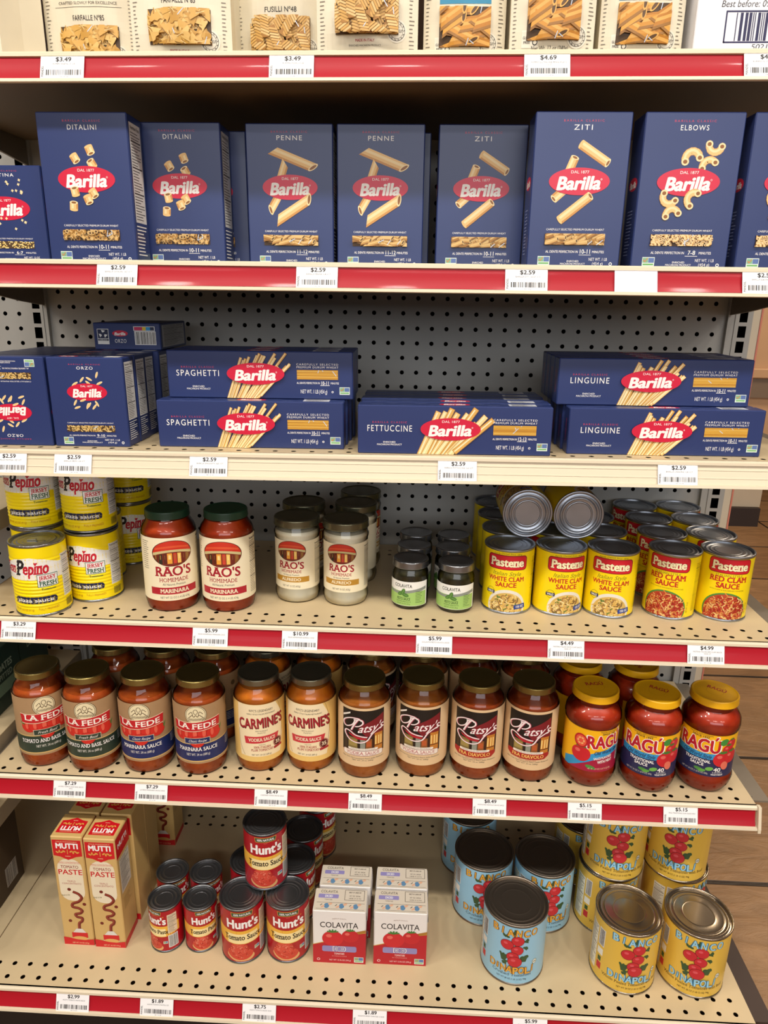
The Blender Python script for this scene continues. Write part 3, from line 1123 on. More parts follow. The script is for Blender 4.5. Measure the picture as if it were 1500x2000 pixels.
def blue_box(kind, w, h, d, mins, net, win, oy=.575, ow=.64, seed=1, title=.905, tops=(.945,)):
    root = empty('pasta_box')
    f = Canvas()
    W2 = w / 2
    f.text('BARILLA CLASSIC', 0, h * (title + .04), h * .013, PINK, w=w * .42, sp=.25)
    f.text(kind, 0, h * title, h * .031, WHITE, w=w * {'DITALINI': .33, 'PENNE': .30, 'ZITI': .2, 'ELBOWS': .29, 'ORZO': .22, 'PASTINA': .33}[kind], sp=.12)
    up, down = art(f, kind, 0, h * oy, w * ow)
    up()
    if kind in ('PENNE', 'ZITI', 'ELBOWS', 'DITALINI'):
        down2 = True
    down_first = kind in ('DITALINI',)
    oval_logo(f, 0, h * oy, w * ow, w * ow * .42)
    down()
    f.text('CAREFULLY SELECTED PREMIUM DURUM WHEAT', 0, h * .272, h * .0125, WHITE, w=w * .62)
    wx0, wx1, wy0, wy1 = -w * .32, w * .32, h * .172, h * .245
    cvw = Canvas()
    window(cvw, wx0, wy0, wx1, wy1, win, seed)
    f.text('AL DENTE PERFECTION IN', -w * .30, h * .128, h * .0155, WHITE, w=w * .35, bold=.01, align='l')
    f.text(mins, w * .125, h * .130, h * .027, WHITE, w=w * .025 * len(mins) + .03, bold=.015)
    f.rect(w * .06, h * .106, w * .19, h * .109, WHITE)
    f.text('MINUTES', w * .2, h * .128, h * .0155, WHITE, w=w * .13, bold=.01, align='l')
    gmo(f, -w * .315, h * .068, w * .13)
    f.text('ENRICHED', 0, h * .066, h * .012, WHITE, w=w * .13, bold=.01)
    f.text('MACARONI PRODUCT', 0, h * .049, h * .012, WHITE, w=w * .27, bold=.01)
    f.text(net[0], w * .27, h * .080, h * .019, WHITE, w=w * .2)
    f.text(net[1], w * .27, h * .052, h * .019, WHITE, w=w * .12)
    f.ring(w * .41, h * .05, w * .018, w * .018, w * .008, WHITE, 12)
    s = Canvas()
    facts(s, d * .12, h * .30, d * .88, h * .95, I('#DEDCD8'))
    for k in range(9):
        s.rect(d * .14, h * (.27 - k * .024), d * .14 + d * rnd.uniform(.4, .7), h * (.278 - k * .024), WHITE)
    l = Canvas()
    oval_logo(l, d * .5, h * oy, d * .7, d * .32, False)
    for k in range(14):
        l.rect(d * .25, h * (.40 - k * .022), d * .25 + d * rnd.uniform(.3, .5), h * (.406 - k * .022), I('#8f9ac4'))
    t = Canvas()
    t.text(kind, w * .0, d * .62, .2, WHITE, w=w * .3, sp=.1)
    oval_logo(t, -w * .28, d * .5, w * .25, d * .4, False)
    t.rect(w * .22, d * .2, w * .42, d * .75, I('#DEDCD8'))
    c = box_body(root, w, d, h, ((f, 'front'), (s, 'right'), (l, 'left'), (t, 'top')))
    mb = MB()
    cvw.flat(mb, (0, -.012, 0), (1, 0, 0), (0, 0, 1))
    mb.box(wx0 - .02, -.012, wy0 - .02, wx1 + .02, .01, wy1 + .02, BLUED)
    mb.build('window', root)
    return root

def long_box(kind, w, h, d, mins, strands, seed=1):
    root = empty('spaghetti_box')
    f = Canvas()
    R = random.Random(seed)
    f.bb = (-w / 2 + .02, .02, w / 2 - .02, h - .02)
    ox, oy = -.02 * w, h * .53
    cols = ('#EBC277', '#F3D797', '#DBA955')
    wd = {'SPAGHETTI': .15, 'FETTUCCINE': .32, 'LINGUINE': .21}[kind]
    n = {'SPAGHETTI': 17, 'FETTUCCINE': 9, 'LINGUINE': 14}[kind]
    for k in range(n):
        t = (k - (n - 1) / 2) / ((n - 1) / 2)
        xb = ox - .155 * w + (t + 1) * .09 * w + R.uniform(-.05, .05)
        a = math.radians(57 - t * 13 + R.uniform(-3, 3))
        top = h * (R.uniform(.78, .96) if t < .5 else R.uniform(.55, .82))
        p0 = (xb, -.05 + max(0, t) ** 3 * .25)
        L = (top - p0[1]) / math.sin(a)
        p1 = (xb + L * math.cos(a), top)
        f.line([p0, p1], wd, I('#A8742E')); f.line([p0, p1], wd * .82, I(cols[k % 3])); f.line([(p0[0] - wd * .12, p0[1]), (p1[0] - wd * .12, p1[1])], wd * .22, I('#FAE8BC'))
    f.bb = None
    oval_logo(f, ox, oy, w * .31, h * .46)
    f.text('BARILLA CLASSIC', -.335 * w, h * .655, h * .036, PINK, w=w * .18, sp=.25)
    f.text(kind, -.335 * w, h * .53, h * .125, WHITE, w=w * (.235 if len(kind) > 8 else .205), sp=.12)
    f.text('ENRICHED', -.335 * w, h * .245, h * .035, WHITE, w=w * .065, bold=.01)
    f.text('MACARONI PRODUCT', -.335 * w, h * .195, h * .035, WHITE, w=w * .13, bold=.01)
    f.text('CAREFULLY SELECTED', .31 * w, h * .735, h * .04, WHITE, w=w * .225, sp=.15)
    f.text('PREMIUM DURUM WHEAT', .31 * w, h * .675, h * .04, WHITE, w=w * .225, sp=.1)
    f.text('AL DENTE PERFECTION IN', .198 * w, h * .345, h * .04, WHITE, w=w * .125, bold=.01, align='l')
    f.text(mins, .35 * w, h * .345, h * .072, WHITE, w=w * .047, bold=.02)
    f.rect(.325 * w, h * .29, .375 * w, h * .30, WHITE)
    f.text('MINUTES', .38 * w, h * .345, h * .04, WHITE, w=w * .045, bold=.01, align='l')
    f.text('NET WT. 1 LB (454 g)', .29 * w, h * .165, h * .08, WHITE, w=w * .145)
    f.ring(.39 * w, h * .16, .06, .06, .025, WHITE, 12)
    gmo(f, .455 * w, h * .185, w * .055)
    cvw = Canvas()
    x0, x1, y0, y1 = .2 * w, .42 * w, h * .42, h * .62
    window(cvw, x0, y0, x1, y1, 'strand', seed)
    t = Canvas()
    oval_logo(t, 0, d * .5, w * .16, d * .62, False)
    for k in range(12):
        t.text(kind if k % 4 == 0 else 'DURUM WHEAT', -.4 * w + k * .075 * w, d * (.3 + .4 * (k % 2)), .1, I('#8590bd'), w=w * .06)
    t.rect(.28 * w, d * .2, .42 * w, d * .8, I('#C9CBD2')); facts(t, .285 * w, d * .22, .415 * w, d * .78, None, None, False)
    e = Canvas()
    e.text(kind, d * .5, h * .5, d * .16, PINK, w=h * .5, rot=math.pi / 2)
    e2 = Canvas()
    e2.text(kind, d * .5, h * .5, d * .16, PINK, w=h * .5, rot=math.pi / 2)
    box_body(root, w, d, h, ((f, 'front'), (t, 'top'), (e, 'right'), (e2, 'left')))
    mb = MB()
    cvw.flat(mb, (0, -.012, 0), (1, 0, 0), (0, 0, 1))
    mb.box(x0 - .02, -.012, y0 - .02, x1 + .02, .01, y1 + .02, BLUED)
    mb.build('window', root)
    return root
# ------------------------------------------------------------------ cans
def pizza_can():
    d, h = 3.08, 4.4
    r = d / 2
    Y = M('#F7DC06', 0.32)
    c = Canvas()
    wht = I('#EDECE6')
    pts = [(-2.3, 2.3), (2.2, 2.3), (2.2, 3.15), (1.5, 3.25), (.8, 3.5), (0, 3.66), (-.9, 3.54), (-1.6, 3.3), (-2.3, 3.15)]
    c.poly(pts, wht)
    c.text('Don', -1.45, 3.03, .62, I('#B7142B'), w=1.0, bold=.05, serif=True, ital=.12)
    c.text('P', -.66, 3.06, .86, I('#231f20'), w=.46, bold=.05, serif=True, ital=.12)
    c.text('epino', .24, 3.02, .7, I('#C4122B'), w=1.42, bold=.05, serif=True, ital=.12)
    c.rect(.28, 1.82, 1.42, 2.62, I('#1E5B3A')); c.rect(.31, 1.85, 1.39, 2.59, wht)
    c.text('JERSEY', .85, 2.4, .25, I('#C4122B'), w=.9, bold=.03, serif=True)
    c.text('FRESH', .85, 2.05, .27, I('#1E5B3A'), w=.95, bold=.03, serif=True)
    c.text('Tomatoes', .85, 1.70, .13, I('#1E5B3A'), w=.8, bold=.03, serif=True)
    c.round_rect(-1.25, .82, 1.28, 1.24, .2, I('#161d45'))
    c.text('pizza sauce', 0, 1.05, .22, WHITE, w=2.15, bold=.025)
    c.text('NET WT 14.5 OZ (411g)', -.75, .42, .13, I('#B5621C'), w=1.35, arc=-.03)
    c.text('FULLY PREPARED', .75, .46, .13, I('#B5621C'), w=1.15, arc=-.03)
    facts(c, 1.75, .95, 2.65, 3.6, I('#E4E2DC'))
    facts(c, -2.9, .95, -2.05, 3.3, I('#E4E2DC'))
    barcode(c, 1.85, .3, 2.5, .75, INK, 4)
    rib = lambda z: r + .004 + (.022 * math.sin(z * 2 * math.pi / .21) if .55 < z < 3.6 else 0)
    c = shifted(c, 1.0, 0.0)
    return can(d, h, c, Y, rib=rib, tab=True)

def clam_can(red):
    d, h = 3.0, 4.14
    Y = M('#F8DA10', 0.30)
    c = Canvas()
    R = random.Random(5 if red else 6)
    c.text('Family Owned Since 1874', 0, 3.88, .10, I('#7a6a10'), w=1.7, ital=.25, arc=.06)
    lz = 3.5 if red else 3.32
    c.round_rect(-1.24, lz - .46, 1.24, lz + .46, .22, I('#8E1420')); c.round_rect(-1.19, lz - .41, 1.19, lz + .41, .2, I('#D2182A'))
    c.text('Pastene', 0, lz, .5, I('#8E1420'), w=2.1, bold=.10, serif=True)
    c.text('Pastene', 0, lz + .01, .5, I('#FBF2C4'), w=2.05, bold=.055, serif=True)
    rr = I('#C2231D')
    # bowl
    c.bb = (-2, .18, 2, 3.1)
    if red:
        c.text('ITALIAN STYLE', 0, 2.92, .13, I('#6a7a2a'), w=1.5, serif=True)
        c.text('RED CLAM', 0, 2.68, .31, rr, w=2.15, bold=.05, serif=True)
        c.text('SAUCE', 0, 2.28, .31, rr, w=1.35, bold=.05, serif=True)
        c.text('WITH CLAMS & SUN-RIPENED TOMATOES', 0, 1.99, .07, I('#7a5a10'), w=2.0)
        c.ell(0, .68, 1.30, 1.16, I('#4C8B3F'), 40); c.ell(0, .64, 1.22, 1.10, I('#B8482C'), 40)
        pal, n = ('#E0A45A', '#C2452C', '#B5301F', '#D9853F', '#A82418', '#EBC07A'), 330
    else:
        c.text('Italian Style', 0, 2.62, .25, I('#7d7a1c'), w=1.75, ital=.35)
        c.text('WHITE CLAM', 0, 2.27, .28, rr, w=2.25, bold=.04)
        c.text('SAUCE', 0, 1.90, .28, rr, w=1.3, bold=.04)
        c.ell(0.1, .5, 1.18, 1.1, I('#E8E2D2'), 40); c.ell(.1, .45, 1.04, .95, I('#D9B35E'), 40)
        pal, n = ('#EFCB78', '#E3B557', '#F6DE9E', '#A8793F', '#7d6036'), 130
    for k in range(n):
        a, q = R.uniform(0, 6.28), math.sqrt(R.random()) * (.95 if red else .86)
        x, y = .05 + q * math.cos(a) * (1.18 if red else 1.0), (.6 if red else .46) + q * (1.06 if red else .92) * math.sin(a)
        b = R.uniform(0, 6.28); l = R.uniform(.08, .24)
        c.curve([(x, y), (x + l * math.cos(b), y + l * math.sin(b)), (x + l * 1.6 * math.cos(b + .7), y + l * 1.6 * math.sin(b + .7))], R.uniform(.04, .075), I(R.choice(pal)), 3)
    for k in range(26):
        a, q = R.uniform(0, 6.28), math.sqrt(R.random()) * .8
        c.ell(q * math.cos(a), .5 + q * math.sin(a), R.uniform(.04, .1), R.uniform(.03, .07), I('#9E2015' if red else R.choice(('#8a6a3a', '#c9a56a', '#5f7a35'))), 8, a)
    c.bb = None
    if not red:
        c.ring(-.93, 1.38, .26, .26, .02, I('#7a6a10')); c.rect(-1.22, 1.26, -.66, 1.46, I('#2a2f55'))
        c.text('WILD', -.94, 1.36, .12, WHITE, w=.4, bold=.04)
        c.poly([(.55, .62), (1.25, .72), (1.3, .42), (.58, .34)], I('#27408C')); c.text('15% OZ', .92, .53, .14, WHITE, w=.5, bold=.03, rot=.1)
    else:
        c.text('NET WT. 15 OZ', 1.42, .8, .1, I('#7a5a10'), w=.7, rot=1.57)
    facts(c, 1.72, .4, 2.6, 3.7, None, I('#6b5d12'), False)
    return can(d, h, c, Y, steel=M('#a3a8b0', .3, .9, noise=.05, scale=30))

def hunts(paste):
    d, h = (2.12, 3.5) if paste else (2.76, 4.35)
    R = random.Random(9)
    B = M('#A80F1E', 0.30)
    c = Canvas()
    k = d / 2.76
    H = lambda f: h * f
    c.poly([(-.72 * k, H(.945)), (.72 * k, H(.945)), (.66 * k, H(.865)), (-.66 * k, H(.865))], I('#C9A54A'))
    c.poly([(-.68 * k, H(.937)), (.68 * k, H(.937)), (.63 * k, H(.873)), (-.63 * k, H(.873))], I('#24402A'))
    c.text('100% NATURAL', 0, H(.905), H(.036), WHITE, w=1.15 * k, bold=.03)
    c.text('GUY', 0, H(.845), H(.02), I('#E4705A'), w=.25 * k)
    c.text("Hunt's", 0, H(.735), H(.15), WHITE, w=2.15 * k, bold=.055)
    c.ell(.85 * k, H(.83), .06, .05, I('#D0752A'), 10)
    yl, yl2 = I('#E9B23E'), I('#F4DFA0')
    c.poly([(-2.2 * k, H(.65)), (-1.0 * k, H(.615)), (0, H(.605)), (1.0 * k, H(.615)), (2.2 * k, H(.65)), (2.2 * k, H(.43)), (1 * k, H(.375)), (0, H(.365)), (-1 * k, H(.375)), (-2.2 * k, H(.43))][::-1], yl)
    c.poly([(-1.0 * k, H(.56)), (0, H(.55)), (1.0 * k, H(.56)), (1.0 * k, H(.385)), (0, H(.375)), (-1.0 * k, H(.385))][::-1], yl2)
    c.text('Tomato Paste' if paste else 'Tomato Sauce', 0, H(.49), H(.088), I('#23120c'), w=2.45 * k, bold=.03, serif=True)
    # spoon heaped with sauce
    c.bb = (-1.6, H(.05), 1.6, H(.372))
    c.ell(-.2 * k, H(.14), .92 * k, H(.10), I('#D9A56A'), 24, -.12)
    c.ell(-.22 * k, H(.185), .86 * k, H(.11), I('#C8402E'), 24, -.1)
    c.ell(-.28 * k, H(.28), .6 * k, H(.11), I('#CF4B38'), 24)
    for j in range(90):
        a, q = R.uniform(0, 6.28), math.sqrt(R.random())
        c.ell(-.25 * k + q * .72 * k * math.cos(a), H(.235) + q * H(.125) * math.sin(a), R.uniform(.03, .09), R.uniform(.015, .035), I(R.choice(('#DE6B55', '#B52E20', '#E58A72', '#A8261B'))), 8, R.uniform(0, 3))
    c.bb = None
    gmo(c, .92 * k, H(.24), .36 * k)
    facts(c, 1.18 * k, H(.44), 2.0 * k, H(.86), I('#E6D3B4'), None, False)
    barcode(c, 1.22 * k, H(.12), 1.95 * k, H(.38), INK, 11, WHITE)
    return can(d, h, c, B, steel=STEELD)

def bianco(blue):
    d, h = 4.0, 4.72
    base = M('#93C2DA' if blue else '#DEB648', 0.32)
    col = '#E5A93A' if blue else '#9BD0E6'
    edge = '#7a4f1c' if blue else '#2d6f92'
    c = Canvas()
    def big(s, y, w, n):
        k = (n - 1) / 2
        for i, ch in enumerate(s):
            x = -w / 2 + w * i / (n - 1)
            yy = y + .02 * (((i - k) / k) ** 2) + (.02 if i % 2 else -.015)
            sc = .50 if ch != 'i' else .45
            c.text(ch, x, yy, sc, I(edge), w=.44 if ch not in 'Ii' else .17, bold=.08, rot=.06 * (-1) ** i)
            c.text(ch, x, yy, sc, I(col), w=.36 if ch not in 'Ii' else .11, bold=.03, rot=.06 * (-1) ** i)
    # truss of five tomatoes with leaves
    gl = I('#35532F')
    for pts in ([(-.28, 3.45), (-.7, 3.58), (-.42, 3.62)], [(-.3, 1.95), (-.85, 2.05), (-.72, 1.55), (-.5, 1.5)], [(.42, 2.0), (.95, 2.05), (.8, 1.6), (.45, 1.62)], [(-.35, 1.6), (-.62, 1.35), (-.4, 1.2)], [(-.1, 3.75), (.05, 4.1), (.18, 3.7)], [(.6, 3.2), (.86, 3.4), (.9, 3.1)], [(.6, 2.8), (.84, 2.72), (.8, 2.5)]):
        c.poly(pts, gl)
        for q in range(3):
            c.ell(pts[0][0] + (pts[1][0] - pts[0][0]) * (q + 1) / 3.4, pts[0][1] + (pts[1][1] - pts[0][1]) * (q + 1) / 3.4, .13, .08, gl, 9, q)
    c.curve([(.0, 3.6), (.05, 3.0), (.1, 2.3), (-.1, 1.4), (-.35, .8)], .05, I('#4c5a30'))
    c.curve([(.05, 2.9), (-.1, 1.9), (.0, 1.0), (.15, .72)], .045, I('#7b8a55'))
    for x, y, r in ((.22, 3.28, .38), (-.42, 2.88, .39), (.22, 2.55, .36), (-.03, 2.0, .36), (.12, 1.62, .42)):
        c.ell(x, y, r + .025, r * .95 + .025, I('#6b1218'), 26); c.ell(x, y, r, r * .95, I('#C22630'), 26); c.ell(x - r * .25, y + r * .3, r * .35, r * .25, I('#D8525A'), 14)
    c = shifted(c, .97, .36)
    big('BIANCO', 4.13, 2.5, 6)
    big('DiNAPOLI', 1.27, 2.6, 8)
    if blue:
        c.text('Crushed Tomatoes', 0, .86, .20, I('#23303a'), w=2.55, serif=True)
        c.text('NET WT 28 OZ (1 LB 12 OZ) 794g', 0, .52, .12, I('#23303a'), w=1.9, bold=.01)
    else:
        c.text('Whole Peeled Tomatoes with Basil', .1, .86, .20, I('#4a3212'), w=3.9, serif=True)
        c.text('NET WT 28 OZ (1 LB 12 OZ) 794g', .1, .52, .12, I('#4a3212'), w=1.9, bold=.01)
    c.ell(1.45, 1.75, .17, .19, I('#E8E4D8'), 18); c.ring(1.45, 1.75, .17, .19, .025, I('#4c6a3a')); c.text('USDA', 1.45, 1.75, .09, I('#4c6a3a'), w=.22, bold=.03)
    barcode(c, -2.35, 2.75, -1.95, 3.95, INK, 5, WHITE)
    c.rect(-2.4, 2.0, -1.95, 2.5, I('#E8E4D8')); facts(c, -3.3, .6, -2.5, 3.9, I('#EDE6D2'))
    c.rect(-2.35, .9, -2.0, 1.4, I('#C22630')); c.rect(-2.3, 1.5, -2.05, 1.85, I('#35532F'))
    st = M('#9a8f80', 0.2, 0.92) if not blue else M('#8a8074', 0.32, 0.92)
    return can(d, h, c, base, steel=st)

# ------------------------------------------------------------------ jars
def sauce_mat(a, b, sc=55):
    return M(a, 0.35, h2=b, scale=sc, spec=.35)
GOLD = M('#8f7f4a', 0.27, 0.85, noise=.05, scale=20)
SILV = M('#8f9092', 0.25, 0.9)
def std_glass(r, sh, neck, top, foot=None):
    f = foot or r - .22
    return [(f, 0), (f + .12, .06), (r - .03, .38), (r, .6), (r, sh), (r - .03, sh + .18), (r - .12, sh + .42), (r - .3, sh + .68), (neck + .05, sh + .9), (neck, sh + 1.02), (neck, top)]

def raos(rx, ry, oz, k, zs):
    """cream label art: oval picture of a red canopy over lit windows, name, small lines at heights zs"""
    c = Canvas()
    m = I('#A3182A')
    o = Canvas()
    o.ell(0, 0, 1.04, 1.04, I('#4a1a14'), 40); o.ell(0, 0, 1, 1, I('#7A2A1A'), 40)
    n = 40
    inside = lambda x: math.sqrt(max(0, 1 - x * x))
    def band(f0, f1, mt, x0=-.99, x1=.99, q=16):
        xs = [x0 + (x1 - x0) * i / q for i in range(q + 1)]
        lo = [(x, max(f0(x), -inside(x))) for x in xs]
        up = [(x, min(f1(x), inside(x))) for x in xs]
        o.add([[lo[i], lo[i + 1], up[i + 1], up[i]] for i in range(q) if up[i][1] > lo[i][1] and up[i + 1][1] > lo[i + 1][1]], mt)
    band(lambda x: .28 - .22 * x * x, lambda x: 1.0, I('#C8321F'))
    band(lambda x: .45 - .2 * x * x, lambda x: .62 - .25 * x * x, I('#D9532F'))
    band(lambda x: .12 - .3 * x * x, lambda x: .30 - .24 * x * x, I('#C9B982'))
    for x0, x1, col in ((-.92, -.74, '#5a2a18'), (-.68, -.5, '#2d2a1c'), (-.44, -.3, '#5a2014'), (-.26, -.02, '#E8A03A'), (.04, .2, '#C8402A'), (.24, .42, '#F0C060'), (.48, .62, '#6a2418'), (.66, .86, '#8a5a2a')):
        band(lambda x: -.8, lambda x: .04 - .25 * x * x, I(col), x0, x1, 4)
        band(lambda x: -.45, lambda x: -.1, I('#F4D88A' if col in ('#E8A03A', '#F0C060') else '#9a6a34'), x0 + .06, x1 - .06, 3)
    c.e = shifted(o, ry, oz, rx).e
    c.text("RAO'S", 0, zs[0], .52 * k, m, w=2.0 * k, bold=.035, serif=True)
    c.text('HOMEMADE', 0, zs[1], .22 * k, m, w=1.6 * k, bold=.01, serif=True)
    c.text('All Natural, Premium', 0, zs[2], .13 * k, INK, w=1.25 * k)
    return c
def rao_marinara():
    c = raos(1.16, .77, 3.72, 1.08, (2.62, 2.08, 1.80))
    c.rect(-1.45, 1.16, 1.45, 1.60, I('#B01C2E'))
    c.text('MARINARA', 0, 1.38, .23, CREAM, w=1.7, bold=.04, serif=True)
    c.text('NET WT 22 OZ (1.4 LB) 624g', 0, .96, .13, INK, w=1.75)
    facts(c, 1.75, .95, 2.6, 4.6, None)
    for k in range(14):
        c.rect(-2.0, 4.4 - k * .13, -1.6 + rnd.uniform(0, .15), 4.43 - k * .13, INK)
    return jar('sauce_jar', std_glass(1.6, 4.75, 1.2, 5.75), 5.55, sauce_mat('#BC3A10', '#D04E18'), (1.29, 5.66, 6.12), M('#1D3A28', 0.35), (1.6, .76, 4.68), c, CREAM)
def rao_alfredo():
    c = raos(.92, .62, 3.42, .82, (2.5, 2.1, 1.88))
    c.rect(-1.15, 1.40, 1.15, 1.76, I('#B8862B'))
    c.text('ALFREDO', 0, 1.58, .18, CREAM, w=1.25, bold=.04, serif=True)
    c.text('NET WT 15 OZ (425g)', 0, 1.14, .12, INK, w=1.15)
    facts(c, 1.55, 1.1, 2.3, 3.9, None)
    g = [(1.2, 0), (1.32, .06), (1.41, .35), (1.42, .55), (1.36, .85), (1.36, 4.12), (1.42, 4.3), (1.42, 4.45), (1.34, 4.55), (1.36, 4.65), (1.28, 4.82), (1.28, 5.0)]
    return jar('sauce_jar', g, 4.55, sauce_mat('#FFF0CC', '#FFF6DE', 30), (1.41, 4.86, 5.32), M('#7d7a62', 0.26, 0.85), (1.36, .93, 4.05), c, CREAM)
def pesto():
    c = Canvas()
    g = I('#9FC46A')
    c.rect(-1.55, .3, 1.5, 1.22, g)
    c.poly([(-1.55, 1.22), (-.4, 1.18), (1.5, 1.5), (1.5, 1.3), (-.4, 1.02), (-1.55, 1.1)], I('#8a8f86'))
    c.text('COLAVITA', -.05, 1.58, .21, INK, w=1.15, bold=.01)
    for x, y, a in ((-.18, 1.08, .5), (.12, 1.0, -.3), (-.02, 1.2, 1.2)):
        c.ell(x, y, .22, .12, I('#4C7A34'), 14, a); c.line([(x - .15 * math.cos(a), y - .15 * math.sin(a)), (x + .15 * math.cos(a), y + .15 * math.sin(a))], .02, I('#86B05A'))
    c.text('PESTO SAUCE', 0, .74, .17, I('#2d4a22'), w=.85, bold=.02)
    c.text('WITH EXTRA VIRGIN OLIVE OIL', 0, .56, .07, I('#2d4a22'), w=.95)
    c.text('NET WT 6.35 OZ (180 g)', 0, .42, .07, I('#2d4a22'), w=.85)
    for k in range(8):
        c.rect(.75, 1.2 - k * .1, .95 + rnd.uniform(.1, .3), 1.225 - k * .1, I('#2d4a22'))
    gl = [(.95, 0), (1.05, .05), (1.13, .22), (1.13, 1.95), (1.1, 2.05), (1.13, 2.12), (1.08, 2.3), (.98, 2.5), (.98, 2.7)]
    return jar('pesto_jar', gl, 2.5, M('#26220a', 0.4, h2='#4a4416', scale=70), (1.1, 2.62, 3.05), SILV, (1.13, .28, 1.85), c, I('#EEECE4'), ang=82)
def la_fede(basil):
    kraft = M('#A8865F', 0.6, noise=.06, scale=25)
    dk = I('#2C3B2E') if basil else I('#1E2A5C')
    c = Canvas()
    edge = I('#D8B46E')
    c.rect(-3.2, .40, 3.2, 1.70, edge); c.rect(-3.2, .47, 3.2, 1.64, dk)
    c.ell(0, 3.72, .62, .66, I('#4a3420'), 36); c.ell(0, 3.72, .59, .63, I('#E7D9B0'), 36); c.ring(0, 3.72, .55, .59, .025, I('#4a3420'))
    R = random.Random(3)
    c.ring(0, 3.95, .13, .17, .03, I('#4a3420')); c.curve([(-.42, 3.5), (-.2, 3.72), (-.1, 3.6), (0, 3.72), (.1, 3.6), (.2, 3.72), (.42, 3.5)], .035, I('#4a3420')); c.curve([(-.4, 3.78), (-.22, 3.95), (-.16, 3.7)], .03, I('#4a3420')); c.curve([(.4, 3.78), (.22, 3.95), (.16, 3.7)], .03, I('#4a3420'))
    for k in range(12):
        x = -.4 + .8 * k / 11
        c.line([(x, 3.36), (x + .06, 3.5)], .025, I('#4a3420'))
    for x, y, r in ((-.95, 2.36, .42), (-.5, 2.38, .46), (0, 2.36, .5), (.5, 2.38, .46), (.95, 2.36, .42), (0, 1.85, .4)):
        c.ell(x, y, r + .02, r + .02, I('#8E1A18'), 24); c.ell(x, y, r, r, I('#CC2A20'), 24); c.ell(x - .1, y + .05, r * .22, r * .6, I('#E0604A'), 12)
    c.poly([(-1.42, 2.6), (-1.25, 2.85), (-1.2, 2.4)], I('#3F7A33')); c.poly([(1.3, 2.5), (1.5, 2.8), (1.35, 2.35)], I('#3F7A33'))
    n = 12
    bn = lambda x: 2.93 + .10 * (x / 1.35) ** 2 + .12 * math.sin(x * 1.3) * .5
    up = [(-1.35 + 2.7 * k / n, bn(-1.35 + 2.7 * k / n) + .34) for k in range(n + 1)]
    lo = [(-1.3 + 2.6 * k / n, bn(-1.3 + 2.6 * k / n) - .34) for k in range(n + 1)]
    c.poly(lo + up[::-1], I('#F0D9B8'))
    c.poly([(x, y + .04) for x, y in lo] + [(x, y - .04) for x, y in up[::-1]], I('#BF1E26'))
    c.text('LA FEDE', 0, 2.95, .36, I('#F6EBDD'), w=2.25, bold=.03, serif=True, arc=-.08)
    c.rect(-.72, 1.72, .72, 2.12, I('#C9BFA4')); c.rect(-.69, 1.75, .69, 2.09, dk)
    c.text('Fresh Basil' if basil else 'Classic Recipe', 0, 1.92, .17, I('#E8E4D8'), w=1.0, ital=.4)
    c.text('TOMATO AND BASIL SAUCE' if basil else 'MARINARA SAUCE', 0, 1.32, .25, WHITE, w=2.95 if basil else 2.25, bold=.02, serif=True)
    c.text('NET WT. 24 oz (680 g)', 0, .92, .16, I('#E8E4D8'), w=1.35, serif=True)
    for k in range(5):
        c.text('INGREDIENTS TOMATOES', 2.1, 1.5 - k * .12, .06, WHITE, w=.6)
    c.ell(2.35, 3.6, .16, .18, I('#6a5236'), 14); facts(c, 2.1, 1.75, 2.7, 3.2, None)
    return jar('sauce_jar', std_glass(1.62, 4.95, 1.22, 6.1), 5.4 if basil else 5.25, sauce_mat('#C4521C', '#D86824'), (1.33, 6.08, 6.5), GOLD, (1.62, .93, 5.04), shifted(c, 1, .68, 1.1, (-4.9, .95, 4.9, 5.02)), kraft)
